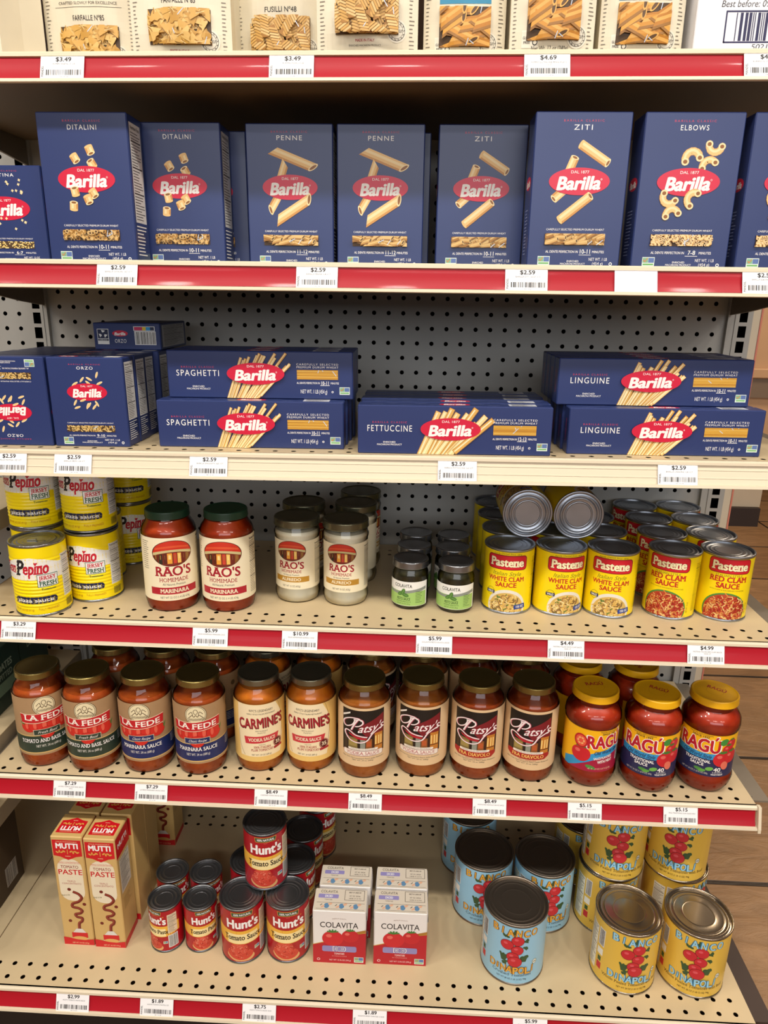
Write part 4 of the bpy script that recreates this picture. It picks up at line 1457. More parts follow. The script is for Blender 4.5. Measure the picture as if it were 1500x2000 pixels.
def carmines():
    base = M('#E6BF6E', 0.5, noise=.03, scale=12)
    c = Canvas()
    pale = I('#F0DDB4')
    c.poly([(-1.4, .9), (1.2, .9), (1.45, 2.0), (1.3, 3.6), (.7, 4.7), (-1.5, 4.7), (-1.55, 2.5)], pale)
    c.curve([(.75, 4.75), (1.2, 4.0), (1.42, 2.8), (1.3, 1.6)], .025, I('#9A7A4A')); c.curve([(-1.5, 2.6), (-1.4, 1.6), (-1.1, .95)], .025, I('#9A7A4A'))
    r = I('#A3202C')
    c.text("NYC'S LEGENDARY", 0, 3.90, .14, INK, w=1.45, bold=.01)
    c.text('FAMILY STYLE ITALIAN RESTAURANT', 0, 3.68, .09, INK, w=1.75)
    c.text("CARMINE'S", 0, 3.08, .62, I('#5a1418'), w=2.9, bold=.06, rot=.045)
    c.text("CARMINE'S", -.02, 3.11, .60, r, w=2.84, bold=.03, rot=.045)
    c.text('RESTAURANT', 0, 2.58, .07, INK, w=.75); c.text('NYC', 0, 2.45, .08, INK, w=.5)
    c.poly([(-1.1, 2.2), (1.1, 2.28), (.98, 1.86), (-1.02, 1.74)], I('#C8343E'))
    c.text('VODKA SAUCE', 0, 2.02, .20, CREAM, w=1.65, bold=.03, serif=True, rot=.03)
    c.text('MADE WITH', 0, 1.68, .06, INK, w=.4)
    c.text('100% ITALIAN', 0, 1.52, .14, r, w=1.05, bold=.02, serif=True); c.text('PLUM TOMATOES', 0, 1.33, .14, r, w=1.35, bold=.02, serif=True)
    c.text('NET WT. 24 OZ (680 g)', -.05, 1.02, .10, INK, w=1.2)
    c.ell(1.0, 1.66, .26, .26, I('#5a1418'), 24); c.ring(1.0, 1.66, .31, .31, .03, r); c.text('35', 1.0, 1.66, .22, CREAM, w=.34, bold=.03); c.poly([(.7, 1.38), (1.3, 1.44), (1.34, 1.3), (.74, 1.24)], r)
    return jar('sauce_jar', std_glass(1.6, 4.95, 1.2, 6.0), 5.7, sauce_mat('#DC7414', '#EA8C22'), (1.3, 6.0, 6.4), M('#86836f', 0.25, 0.85), (1.6, .82, 4.92), shifted(c, 1.1, .2, 1.05, (-4.9, .84, 4.9, 4.9)), base)
def patsys(vodka):
    base = M('#DEBE92', 0.5)
    c = Canvas()
    c.rect(-1.25, 1.55, 1.25, 4.66, I('#3a2418')); c.rect(-1.22, 1.58, 1.22, 4.63, I('#17120f'))
    c.bb = (-1.2, 1.6, 1.2, 4.6)
    c.poly([(-.3, 3.3), (.1, 3.7), (1.2, 4.35), (1.2, 2.9), (.2, 2.75)], I('#7A1720'))
    for x0, x1, y1, col in ((-1.1, -.9, 2.6, '#3a2a1c'), (-.85, -.3, 2.65, '#7d6a3a'), (-.3, -.18, 2.7, '#2a1a10'), (-.15, .12, 2.75, '#8d8f80'), (.15, .5, 2.55, '#8a5226'), (.5, .62, 2.9, '#3a1c10'), (.65, 1.15, 2.95, '#C27A2A')):
        c.rect(x0, 1.62, x1, y1, I(col))
    for x in (.72, .9, 1.05):
        c.rect(x - .05, 2.1, x + .04, 2.75, I('#F0C878'))
    c.rect(.6, 2.0, 1.2, 2.06, I('#5a2a12')); c.rect(-.8, 2.0, -.35, 2.5, I('#A08A4A')); c.rect(.2, 2.0, .45, 2.4, I('#B5562A'))
    c.bb = None
    wht = I('#F2E6E2')
    c.poly([(-.85, 2.95), (-.3, 2.75), (.25, 2.62), (.1, 2.5), (-.3, 2.55), (-.75, 2.8)], I('#B01C2C'))
    pk = I('#C8566A')
    for dx, mt, wd in ((.03, pk, .09), (0, wht, .07)):
        c.curve([(-.1 + dx, 3.92), (-.28 + dx, 4.08), (-.72 + dx, 4.06), (-1.12 + dx, 3.8), (-1.15 + dx, 3.5), (-.95 + dx, 3.38), (-.6 + dx, 3.6), (-.45 + dx, 3.95), (-.5 + dx, 3.98)], wd, mt)
        c.curve([(-.42 + dx, 3.98), (-.1 + dx, 3.98), (-.02 + dx, 3.75), (-.2 + dx, 3.55), (-.42 + dx, 3.48)], wd, mt)
        c.curve([(-.3 + dx, 3.98), (-.5 + dx, 3.6), (-.66 + dx, 3.2)], wd * 1.2, mt)
        c.curve([(1.2 + dx, 3.35), (.9 + dx, 3.25), (.5 + dx, 2.95), (.2 + dx, 2.45), (-.25 + dx, 2.3), (-.75 + dx, 2.45), (-1.05 + dx, 2.85), (-1.0 + dx, 3.1), (-.75 + dx, 3.08), (-.4 + dx, 2.85), (.2 + dx, 2.72)], wd, mt, 8)
        c.text("atsy's", .36 + dx, 3.42, .56, mt, w=1.45, ital=.5, bold=.012, rot=.13)
    if vodka:
        c.poly([(-1.2, 4.2), (-.72, 4.5), (-.72, 4.38), (-1.2, 4.06)], I('#E8E0D4'))
        c.round_rect(-1.18, 1.28, 1.18, 1.68, .12, I('#8a4a52')); c.round_rect(-1.15, 1.30, 1.15, 1.66, .1, I('#F0E4D4'))
        c.text('VODKA SAUCE', 0, 1.5, .21, I('#A8303E'), w=1.9, serif=True)
        c.text('TOMATOES, CREAM, VODKA', 0, 1.34, .06, I('#A8303E'), w=1.5)
    else:
        c.poly([(-1.22, 1.8), (1.22, 1.75), (1.22, 1.5), (.95, 1.28), (-.95, 1.28), (-1.22, 1.5)], I('#A8221F'))
        c.text('FRA DIAVOLO', 0, 1.5, .23, I('#F2C96A'), w=1.8, bold=.02, serif=True)
        c.text('SPICY MARINARA', 0, 1.2, .08, I('#A8221F'), w=.95)
    c.round_rect(-.85, 1.70, .85, 1.86, .06, I('#F0E4D4')); c.text('FAMOUS ITALIAN RESTAURANT', 0, 1.78, .06, INK, w=1.4)
    c.text("New York City's Landmark Patsy's Italian Restaurant", 0, 1.1, .10, INK, w=2.5, ital=.3)
    c.text('NET WT. 24 oz. (680g)', 0, .95, .09, INK, w=1.2)
    s = sauce_mat('#C86C24', '#DA8436') if vodka else sauce_mat('#B04618', '#C65A22')
    return jar('sauce_jar', std_glass(1.65, 4.98, 1.22, 6.0), 5.25, s, (1.32, 6.03, 6.45), GOLD, (1.65, .95, 5.1), shifted(c, .95, .5, 1.14), base)
def ragu(meat):
    yl = M('#F2B411', 0.35)
    c = Canvas()
    lb, nv = I('#2F93C8'), I('#22264F')
    if meat:
        c.poly([(-2.3, 1.3), (2.3, 1.3), (2.3, 3.15), (1.0, 2.98), (-.2, 2.68), (-1.2, 2.25), (-2.3, 1.8)], lb)
        c.poly([(-1.9, 1.3), (2.3, 1.3), (2.3, 2.7), (1.0, 2.52), (-.2, 2.22), (-1.1, 1.75)], I('#A3163A'))
        c.text('RAGÚ', .35, 3.40, .86, WHITE, w=2.5, bold=.09, rot=.05); c.text('RAGÚ', .35, 3.40, .82, I('#B8172B'), w=2.4, bold=.05, rot=.05)
        c.text('Old World Style', .5, 2.72, .24, nv, w=1.75, ital=.3, bold=.02, rot=.12)
        c.text('SAUCE FLAVORED', .25, 2.30, .16, WHITE, w=1.2, bold=.04, rot=.13); c.text('WITH MEAT', .4, 2.05, .19, WHITE, w=1.0, bold=.04, rot=.13)
        c.text('NET WT 23.9 OZ (1 LB 7.9 OZ) 678g', .1, 1.52, .11, I('#E8B49A'), w=1.5, bold=.02)
        c.text('SINCE 1937', .5, 3.96, .12, INK, w=.9, bold=.02); c.text('CRAFTED WITH PASSION', .5, 4.1, .08, INK, w=1.2)
        tomato(c, -1.15, 2.45, .6); c.ell(-1.2, 3.35, .42, .48, I('#B81C20'), 22, .3); c.ell(-1.2, 3.35, .32, .38, I('#E2563C'), 20, .3)
        for a in range(6):
            q = a * 1.047
            c.ell(-1.2 + .18 * math.cos(q), 3.35 + .2 * math.sin(q), .06, .09, I('#F0B070'), 8, q)
        c.ell(-.5, 1.62, .32, .13, I('#4C8B3F'), 12, -.3)
        barcode(c, 1.35, 1.9, 1.7, 2.9, INK, 8, WHITE)
    else:
        c.rect(-3.2, 1.3, 3.2, 2.54, nv)
        c.poly([(-3.2, 2.50), (3.2, 2.50), (3.2, 2.94), (0, 2.88), (-3.2, 2.98)], lb)
        c.text('RAGÚ', -.02, 3.40, .86, WHITE, w=2.62, bold=.09); c.text('RAGÚ', -.02, 3.40, .82, I('#B8172B'), w=2.52, bold=.05)
        c.text('Old World Style', -.12, 2.69, .25, nv, w=1.75, ital=.3, bold=.02)
        c.text('TRADITIONAL', 0, 2.33, .19, WHITE, w=1.5, bold=.04); c.text('SAUCE', 0, 2.08, .19, WHITE, w=.8, bold=.04)
        c.text('NET WT 24 OZ (1 LB 8 OZ) 680g', -.1, 1.5, .11, I('#C9C2B8'), w=1.6, rot=.02)
        c.text('SINCE 1937', 0, 3.97, .13, INK, w=1.0, bold=.02); c.text('CRAFTED WITH PASSION', 0, 4.11, .08, INK, w=1.4)
        c.ell(1.42, 3.75, .28, .22, I('#3F8A3A'), 14, .5)
        for x, y, r in ((1.95, 3.6, .36), (1.75, 3.2, .40), (1.45, 2.55, .58), (2.05, 2.7, .5), (-2.1, 2.6, .6), (-2.0, 3.3, .4)):
            tomato(c, x, y, r)
        c.ell(1.62, 2.12, .24, .3, I('#E2725A'), 14, .3)
        c.ell(.75, 1.85, .24, .13, I('#6DB04C'), 14, .2); c.ell(.15, 1.72, .28, .11, I('#4C8B3F'), 14, -.1); c.ell(.34, 1.66, .22, .1, I('#5da043'), 14, .2)
        c.text('40', 1.2, 1.84, .26, WHITE, w=.42, bold=.03); c.text('% OF DAILY', 1.25, 1.62, .09, WHITE, w=.6); c.text('VEGETABLES', 1.25, 1.47, .11, WHITE, w=.75, bold=.02)
    lc = Canvas()
    lc.text('RAGÚ', 0, .35, .34, I('#B3202A'), w=1.15, bold=.03)
    lc.ring(0, 0, .5, .5, .015, I('#C9920E'))
    g = [(1.25, 0), (1.42, .07), (1.66, .55), (1.73, .95), (1.68, 1.22), (1.63, 1.3), (1.63, 4.15), (1.70, 4.32), (1.73, 4.6), (1.68, 4.95), (1.5, 5.25), (1.28, 5.42), (1.22, 5.55), (1.22, 5.85)]
    return jar('sauce_jar', g, 5.45, sauce_mat('#B83214', '#CA421C'), (1.40, 5.86, 6.32), M('#E9AE12', 0.34), (1.63, 1.32, 4.2), c, yl, lidcv=lc)

# ------------------------------------------------------------------ cartons on the lowest deck
def mutti():
    root = empty('tomato_paste_box')
    w, h, d = 2.02, 8.6, 2.05
    gold = M('#CDAA6A', 0.4, noise=.05, scale=12)
    rd = I('#C8141F')
    def logo(c, x, y, s, flip=1):
        P = [(-.82, .62), (.82, .62), (.82, -.45), (.45, -.52), (0, -.74), (-.45, -.52), (-.82, -.45)]
        c.poly([(x + a * s * flip, y + b * s * flip) for a, b in P][::1], rd)
        c.text('SOLO POMODORO', x, y + .5 * s * flip, .06 * s, I('#F0D9A8'), w=1.2 * s, rot=0 if flip > 0 else math.pi)
        c.text('MUTTI', x, y + .22 * s * flip, .34 * s, WHITE, w=1.3 * s, bold=.06, rot=0 if flip > 0 else math.pi)
        g = I('#D9A24A')
        for k in (-1, 1):
            for q in range(4):
                c.ell(x + k * (.2 + .13 * q) * s * flip, y + (-.18 + .03 * (-1) ** q) * s * flip, .1 * s, .05 * s, g, 9, k * .6 + q)
        c.line([(x, y - .32 * s * flip), (x, y - .02 * s * flip)], .04 * s, g)
        c.text('PARMA', x, y - .48 * s * flip, .07 * s, I('#F0D9A8'), w=.3 * s, rot=0 if flip > 0 else math.pi)
    f = Canvas()
    f.round_rect(-.8, 3.6, .8, 6.9, .7, I('#E6D9BC'))
    logo(f, 0, 7.65, 1.12)
    f.text('TRIPLE CONCENTRATED', 0, 6.62, .10, rd, w=1.4); f.rect(-.7, 6.52, .7, 6.53, rd)
    f.text('TOMATO', 0, 6.28, .22, I('#8E1A20'), w=1.15, bold=.01)
    f.text('PASTE', 0, 5.88, .38, rd, w=1.58, bold=.02)
    f.text('- - -', 0, 5.5, .08, rd, w=.3)
    f.text('TRIPLO', 0, 5.15, .13, I('#A8403A'), w=.55); f.text('CONCENTRATO', 0, 4.97, .13, I('#A8403A'), w=1.25)
    br = I('#6E1D12')
    sq = [(.05, 4.3), (.35, 4.15), (.52, 3.85), (.3, 3.55), (-.1, 3.35), (-.12, 3.1), (.25, 3.0), (.45, 2.8), (.3, 2.6), (.0, 2.5), (.08, 2.3), (.38, 2.2), (.35, 1.95), (.16, 1.75), (.12, 1.3)]
    f.curve(sq, .2, br, 6); f.curve([(a - .04, b + .03) for a, b in sq], .06, I('#9C4030'), 6)
    for x, y in ((-.22, 4.5), (.65, 3.35), (-.42, 1.95)):
        f.ell(x, y, .12, .12, br, 14)
    f.poly([(-.08, 1.32), (.3, 1.32), (.55, .98), (-.35, .98)], I('#D8D4CC')); f.rect(-.42, .55, .62, 1.0, rd); f.rect(-.42, .5, .62, .58, I('#D8D4CC')); f.ell(.1, .52, .5, .18, I('#D9A860'))
    f.text('Ready to Use', -.5, 4.05, .12, I('#7a6a2a'), w=.55, ital=.3, rot=.1)
    f.poly([(-1.0, .0), (1.0, .0), (1.0, .5), (.4, .4), (-.1, .44), (-.6, .55), (-1.0, .62)], rd)
    f.text('NET WT. 4.6 OZ (130 g)', .1, .16, .10, I('#F0D9A8'), w=1.1)
    s = Canvas()
    s.rect(.05, 6.95, 2.0, 8.45, rd); s.text('MUTTI', 1.0, 7.75, .34, WHITE, w=1.4, bold=.05)
    s.poly([(.02, .0), (2.03, .0), (2.03, .45), (.02, .5)], rd)
    facts(s, .3, 4.1, 1.75, 6.7, I('#D5CDBD'))
    for k in range(8):
        s.rect(.4, 3.6 - k * .12, .8 + rnd.uniform(.3, .8), 3.63 - k * .12, I('#8a6a35'))
    t = Canvas()
    logo(t, 0, d * .47, 1.0, -1)
    b = Canvas()
    b.rect(-.9, 7.0, .9, 8.35, rd); b.text('MUTTI', 0, 7.7, .34, WHITE, w=1.4, bold=.05); b.poly([(-1.0, .0), (1.0, .0), (1.0, .5), (-1.0, .6)], rd)
    b.curve([(a, q) for a, q in sq], .2, br, 6)
    box_body(root, w, d, h, ((f, 'front'), (s, 'right'), (t, 'top'), (b, 'back')), mat=gold, bev=.06)
    return root

def colavita_box():
    root = empty('diced_tomato_carton')
    w, h, d = 3.38, 4.22, 1.75
    wht = M('#E6E1DC', 0.38)
    rd = I('#B31426')
    f = Canvas()
    f.poly([(-w / 2, 0), (w / 2, 0), (w / 2, 2.66), (.9, 2.46), (-.4, 2.0), (-1.0, 1.72), (-w / 2, 1.5)], I('#C9A54A'))
    f.poly([(-w / 2, 0), (w / 2, 0), (w / 2, 2.54), (.9, 2.38), (-.4, 1.93), (-1.0, 1.66), (-w / 2, 1.46)], rd)
    f.poly([(.9, 2.56), (w / 2, 2.8), (w / 2, 2.58), (1.0, 2.4)], I('#A8752A'))
    f.text('PREMIUM QUALITY', 0, 3.62, .08, I('#8a6a5a'), w=.9, arc=.05)
    f.text('COLAVITA', -.02, 3.1, .42, I('#241f1e'), w=2.45, bold=.012)
    tomato(f, .7, 2.25, .55, True, '#C01D28'); tomato(f, -.42, 2.02, .68, True, '#C8202A')
    f.round_rect(-1.1, .95, 1.1, 1.42, .12, I('#8F86B8')); f.text('DICED', 0, 1.19, .36, WHITE, w=.85, bold=.05); f.text('DICED', 0, 1.19, .33, I('#5a4a8a'), w=.78, bold=.0)
    f.text('TOMATOES', 0, .78, .15, I('#F0D9D4'), w=.66, bold=.01)
    f.text('IN TOMATO JUICE', 0, .58, .07, I('#E8A8A0'), w=.95)
    f.text('NET WT 13.76 OZ (390 g)', .05, .26, .11, I('#F0D9D4'), w=1.4)
    f.ring(-1.34, .28, .1, .1, .03, I('#F0D9D4')); gmo(f, 1.25, .34, .6)
    t = Canvas()
    tp = I('#D2C6B4')
    t.rect(-w / 2 + .03, .02, w / 2 - .03, d - .02, tp)
    t.text('COLAVITA', -.78, d * .86, .2, INK, w=1.1); t.round_rect(-1.45, d * .56, -.15, d * .74, .06, I('#8F86B8')); t.text('DICED', -.78, d * .65, .16, WHITE, w=.5, bold=.03); t.text('TOMATOES', -.78, d * .49, .09, INK, w=.5)
    t.line([(.25, d * .5), (1.5, d * .5), (1.5, d * .95), (.25, d * .95), (.25, d * .5)], .025, INK); t.text('BEST IF USED BY', .9, d * .85, .09, INK, w=.8, bold=.02); t.text('07 02 2026', .9, d * .69, .09, INK, w=.7); t.text('14078 19 10 TN', .9, d * .58, .09, INK, w=.8)
    t.line([(-1.5, d * .36), (1.55, d * .36)], .02, INK); t.line([(-1.5, d * .08), (1.55, d * .08)], .02, INK)
    for x in (-.85, .1, 1.0):
        t.ell(x, d * .22, .17, .2, I('#5E86A8'), 14); t.ell(x + .22, d * .3, .14, .08, I('#D9A88A'), 10, .5); t.ell(x - .24, d * .18, .14, .07, I('#D9A88A'), 10, .6); t.line([(x - .4, d * .22), (x - .3, d * .28)], .04, INK)
    s = Canvas(); s.rect(.05, .05, d - .05, 2.4, rd); facts(s, .3, .3, d - .3, 2.1, None, I('#E8C8C0'), False)
    box_body(root, w, d, h, ((f, 'front'), (t, 'top'), (s, 'right')), mat=wht, bev=.07)
    mb = MB()
    for sg in (-1, 1):
        x = sg * w / 2
        mb.face([(x, .1, h - .05), (x + sg * .07, .25, h - .9), (x + sg * .07, d - .25, h - .9), (x, d - .1, h - .05)], wht)
        mb.face([(x, .1, h - .05), (x, d - .1, h - .05), (x, d - .25, h - .95), (x, .25, h - .95)], wht)
        mb.face([(x, .25, h - .95), (x, d - .25, h - .95), (x + sg * .07, d - .25, h - .9), (x + sg * .07, .25, h - .9)], wht)
    mb.build('folded_flap', root)
    return root

# ------------------------------------------------------------------ cream pasta bags and white carton on the top shelf
def seal(c, x, y, r):
    c.ell(x, y, r * 1.18, r * 1.18, I('#E9E2CE'), 26); c.ring(x, y, r, r, r * .05, INK); c.ring(x, y, r * .78, r * .78, r * .03, INK)
    c.text('BRONZE CUT', x, y, r * .26, INK, w=r * 1.5, bold=.02)
    c.text('SLOWLY', x, y + r * .34, r * .14, INK, w=r * .7); c.text('MADE', x, y - r * .36, r * .16, INK, w=r * .5)
    for k in range(14):
        a = 2 * math.pi * k / 14
        c.line([(x + r * .84 * math.cos(a), y + r * .84 * math.sin(a)), (x + r * .93 * math.cos(a + .12), y + r * .93 * math.sin(a + .12))], r * .06, INK)

def bag(kind, num, win, gf=False, w=4.7, d=2.6, h=9.0, made=True, wy=(.75, 2.55), seed=1, net='Net Wt. 1lb (454g)'):
    root = empty('pasta_bag')
    paper = M('#E2D8BE', 0.55, noise=.035, scale=20, bump=.25)
    R = random.Random(seed)
    ph = [R.uniform(0, 6.28) for _ in range(4)]
    def front(u, v, off=0):
        t = 1 - min(1, abs(2 * u / w)) ** 2.6
        vv = min(1, max(0, v) / 1.2) * min(1, max(0, (h - v)) / 3.0)
        b = .34 * t * vv ** .6 + .03 * math.sin(u * 2.1 + ph[0]) * math.sin(v * 1.7 + ph[1]) * t + .015 * math.sin(u * 5 + v * 3 + ph[2]) * t
        dd = d * (.5 + .5 * min(1, max(0.05, (h - v) / 3.2)))
        return (u, -b - off - dd / 2, v)
    mb = MB()
    nu, nv = 20, 30
    g = [[front(-w / 2 + w * i / nu, h * j / nv) for i in range(nu + 1)] for j in range(nv + 1)]
    bk = [[(p[0], -p[1] * .92, p[2]) for p in row] for row in g]
    def N(a, s):
        return s
    for j in range(nv):
        for i in range(nu):
            mb.face([g[j][i], g[j][i + 1], g[j + 1][i + 1], g[j + 1][i]], paper, True)
            mb.face([bk[j][i + 1], bk[j][i], bk[j + 1][i], bk[j + 1][i + 1]], paper, True)
        for i, s in ((0, 1), (nu, -1)):
            a0, a1, b0, b1 = g[j][i], g[j + 1][i], bk[j][i], bk[j + 1][i]
            m0 = (a0[0] + s * .09, 0, a0[2]); m1 = (a1[0] + s * .09, 0, a1[2])
            mb.face([a0, a1, m1, m0], paper); mb.face([m0, m1, b1, b0], paper)
    for i in range(nu):
        mb.face([g[0][i], bk[0][i], bk[0][i + 1], g[0][i + 1]], paper)
        mb.face([g[nv][i], g[nv][i + 1], bk[nv][i + 1], bk[nv][i]], paper)
    c = Canvas()
    x0, x1 = -w * .31, w * .31
    y0, y1 = wy
    c.text('Lenta Lavorazione.', 0, y1 + 1.35, .36, INK, w=w * .56, ital=.45)
    if gf:
        c.rect(x0, y1 + .12, x1, y1 + 1.0, I('#2E86A8')); c.text('GLUTEN FREE', 0, y1 + .55, .3, WHITE, w=w * .5, bold=.03)
    else:
        c.text('CRAFTED SLOWLY FOR EXCELLENCE', 0, y1 + 1.0, .12, INK, w=w * .62); c.rect(x0 - .2, y1 + .82, x1 + .2, y1 + .835, INK)
        c.text(kind + ' Nº' + num, 0, y1 + .36, .22, INK, w=w * .34, bold=.01)
    cw = Canvas()
    window(cw, x0, y0, x1, y1, win, seed)
    if gf:
        c.rect(x0 - .2, y0 - .28, x0 + .55, y0 + .42, I('#E9E2CE')); c.text('GLUTEN', x0 + .05, y0 + .12, .1, INK, w=.4, bold=.02); c.text('FREE', x0 + .03, y0 - .06, .1, INK, w=.3, bold=.02)
        c.ring(x0 + .4, y0 + .2, .1, .1, .035, INK); c.ring(x0 + .4, y0 - .07, .12, .12, .04, INK)
    if made and not gf and y0 > .5:
        c.text('MADE IN ITALY', -.1, y0 - .22, .1, I('#B0303A'), w=.9, bold=.02); c.text('ENRICHED MACARONI PRODUCT', -.1, y0 - .42, .07, INK, w=1.5)
    if gf or y0 > 1:
        c.text(net, -.1, y0 - (.30 if gf else .72), .17, INK, w=1.7, serif=True)
    seal(c, x1 - .1, y0 + .15, .40)
    for sg in (-1, 1):
        for k in range(30):
            c.rect(sg * w * .44 - .12, .4 + k * .16, sg * w * .44 + rnd.uniform(-.02, .12), .44 + k * .16, I('#7d7466'))
    c.emit(mb, lambda u, v, f: front(u, v, f), du=.24, dv=.30, base=.012, lift=.004)
    mb.build('paper_bag', root)
    mb = MB()
    cw.emit(mb, lambda u, v, f: front(u, v, f), du=.24, dv=.30, base=.03, lift=.003)
    mb.build('window', root)
    return root
# ------------------------------------------------------------------ price tags
def price_tag(shelf, x, price, desc, label, dy=0.0):
    c = Canvas()
    w, h = 2.06, 1.13
    if price:
        c.text(price, .05, .35, .20, BLACK, w=.15 * len(price), bold=.035)
        d1, _, d2 = desc.partition('|')
        c.text(d1, .08, .13, .07, BLACK, w=min(1.6, .058 * len(d1)))
        if d2:
            c.text(d2, .08, .02, .07, BLACK, w=.058 * len(d2))
        barcode(c, -.75, -.40, .92, -.14, BLACK, len(desc) + int(x * 7))
        c.text('MANDEL', -.92, -.22, .10, BLACK, w=.52, rot=math.pi / 2, bold=.02)
        c.text('0%d 14 %d' % (abs(int(x)) % 9, len(desc)), .1, -.48, .045, BLACK, w=.4)
    else:
        c.text('$3.59', .1, .36, .16, I('#E4E1EE'), w=.6)
        c.rect(-.7, -.4, .8, -.15, I('#E9E6F0'))
    mb = MB()
    tp = M('#F1EFEE' if price else '#E6E3F0', 0.5)
    mb.box(-w / 2, -.012, -h / 2, w / 2, .012, h / 2, tp, .008)
    c.flat(mb, (0, -.012, 0), (1, 0, 0), (0, 0, 1), lift=.002)
    z, s, _ = SH[shelf]
    o = mb.build('price_tag', loc=(x, EDGE[shelf] - .272, z + s * x - .70), rot=(math.radians(-19.3), -s, 0))
    tag(o, label, 'price tag', 'price tags on the shelf rails')
TG = [
 (1, -14.28, '$3.49', 'RUMMO FARFALLE 1LB', 'white price tag reading $3.49 at the left under the bow tie pasta bags'),
 (1, -3.61, '$3.49', 'RUMMO FUSILLI 1LB', 'white price tag reading $3.49 under the spiral pasta bags'),
 (1, 7.99, '$4.69', 'RUMMO GLUTEN FREE PENNE RIGATE|12OZ', 'white price tag reading $4.69 under the penne bags on the top shelf'),
 (1, 17.74, '$4.69', 'RUMMO GLUTEN FREE FUSILLI|12OZ', 'white price tag cut by the right picture edge under the white carton'),
 (2, -12.55, '$2.59', 'BARILLA DITALINI 16Z 1CT', 'white price tag reading $2.59 under the ditalini boxes'),
 (2, -2.53, '$2.59', 'BARILLA PENNE 1LB 1CT', 'white price tag reading $2.59 under the penne boxes'),
 (2, 7.75, '$2.59', 'BARILLA ZITI 16OZ 1CT', 'white price tag reading $2.59 under the ziti boxes'),
 (2, 13.04, '', '', 'blank faded lilac tag with no price under the elbows box'),
 (2, 19.15, '$2.59', 'BARILLA ELBOWS 16OZ 1CT', 'white price tag cut by the right picture edge under the blue boxes'),
 (3, -19.45, '$2.59', 'BARILLA PASTINA 12Z 1CT', 'white price tag on the beige rail at the left picture edge'),
 (3, -15.87, '$2.59', 'BARILLA ORZO 1LB 1CT', 'white price tag on the beige rail under the upright orzo box'),
 (3, -8.47, '$2.59', 'BARILLA SPAGHETTI 16Z 1CT', 'white price tag on the beige rail under the spaghetti boxes'),
 (3, 4.84, '$2.59', 'BARILLA FETTUCCINE 1LB 1CT', 'white price tag on the beige rail under the fettuccine boxes'),
 (3, 16.34, '$2.59', 'BARILLA LINGUINE 1LB 1CT', 'white price tag on the beige rail under the linguine boxes'),
 (4, -20.22, '$3.29', 'DON PEPINO PIZZA SAUCE 14.5OZ', 'white price tag reading $3.29 under the pizza sauce cans'),
 (4, -8.92, '$5.99', 'RAOS HOMEMADE MARINARA 22OZ', 'white price tag reading $5.99 under the green lidded marinara jars'),
 (4, -3.72, '$10.99', 'RAOS HOMEMADE ALFREDO 15OZ', 'white price tag reading $10.99 under the white alfredo jars'),
 (4, 4.0, '$5.99', 'COLAVITA PESTO SAUCE 6.35OZ', 'white price tag reading $5.99 under the pesto jars'),
 (4, 11.48, '$4.49', 'PASTENE ITALIAN WHITE CLAM SAUCE|15OZ CT', 'white price tag reading $4.49 under the white clam sauce cans'),
 (4, 19.31, '$4.99', 'PASTENE ITALIAN RED CLAM SAUCE|15OZ CT', 'white price tag reading $4.99 under the red clam sauce cans'),
 (5, -18.41, '$7.29', 'LA FEDE TOMATO AND BASIL SAUCE|24OZ', 'white price tag reading $7.29 under the green banded tomato basil jars'),
 (5, -13.23, '$7.29', 'LA FEDE MARINARA SAUCE 24OZ', 'white price tag reading $7.29 under the blue banded marinara jars'),
 (5, -5.7, '$8.49', 'CARMINES VODKA SAUCE 24OZ', 'white price tag reading $8.49 under the orange jars with yellow labels'),
 (5, 0.16, '$8.49', 'PATSYS VODKA SAUCE 24OZ', 'white price tag reading $8.49 under the vodka sauce jars with black picture labels'),
 (5, 7.81, '$8.49', 'PATSYS FRA DIAVOLO SAUCE 24OZ', 'white price tag reading $8.49 under the fra diavolo jars'),
 (5, 13.61, '$5.15', 'RAGU MEAT SAUCE 24OZ', 'white price tag reading $5.15 under the leftmost yellow lidded jar'),
 (5, 19.39, '$5.15', 'RAGU TRADITIONAL PLAIN SAUCE 24OZ', 'white price tag reading $5.15 nearest the right end of its rail'),
 (6, -17.47, '$2.99', 'MUTTI TOMATO PASTE 4.6OZ', 'white price tag reading $2.99 under the tall tomato paste boxes'),
 (6, -12.23, '$1.89', 'HUNTS TOMATO PASTE 6 OZ', 'white price tag reading $1.89 under the small tomato paste cans'),
 (6, -5.9, '$2.75', 'HUNTS TOMATO SAUCE 15OZ', 'white price tag reading $2.75 under the red tomato sauce cans'),
 (6, 0.86, '$1.89', 'COLAVITA DICED TOMATOES 13.76OZ', 'white price tag reading $1.89 under the diced tomato cartons'),
 (6, 10.53, '$5.99', 'BIANCO DINAPOLI TOMATOES 28OZ', 'white price tag reading $5.99 under the light blue tomato can'),
]
for a in TG:
    price_tag(*a)

def facing(x, y, extra=0.0):
    """turn (degrees) that points a label at the aisle spot in front of the shelves, plus a twist"""
    return math.degrees(math.atan2(CX - x, -(CY - y))) + extra

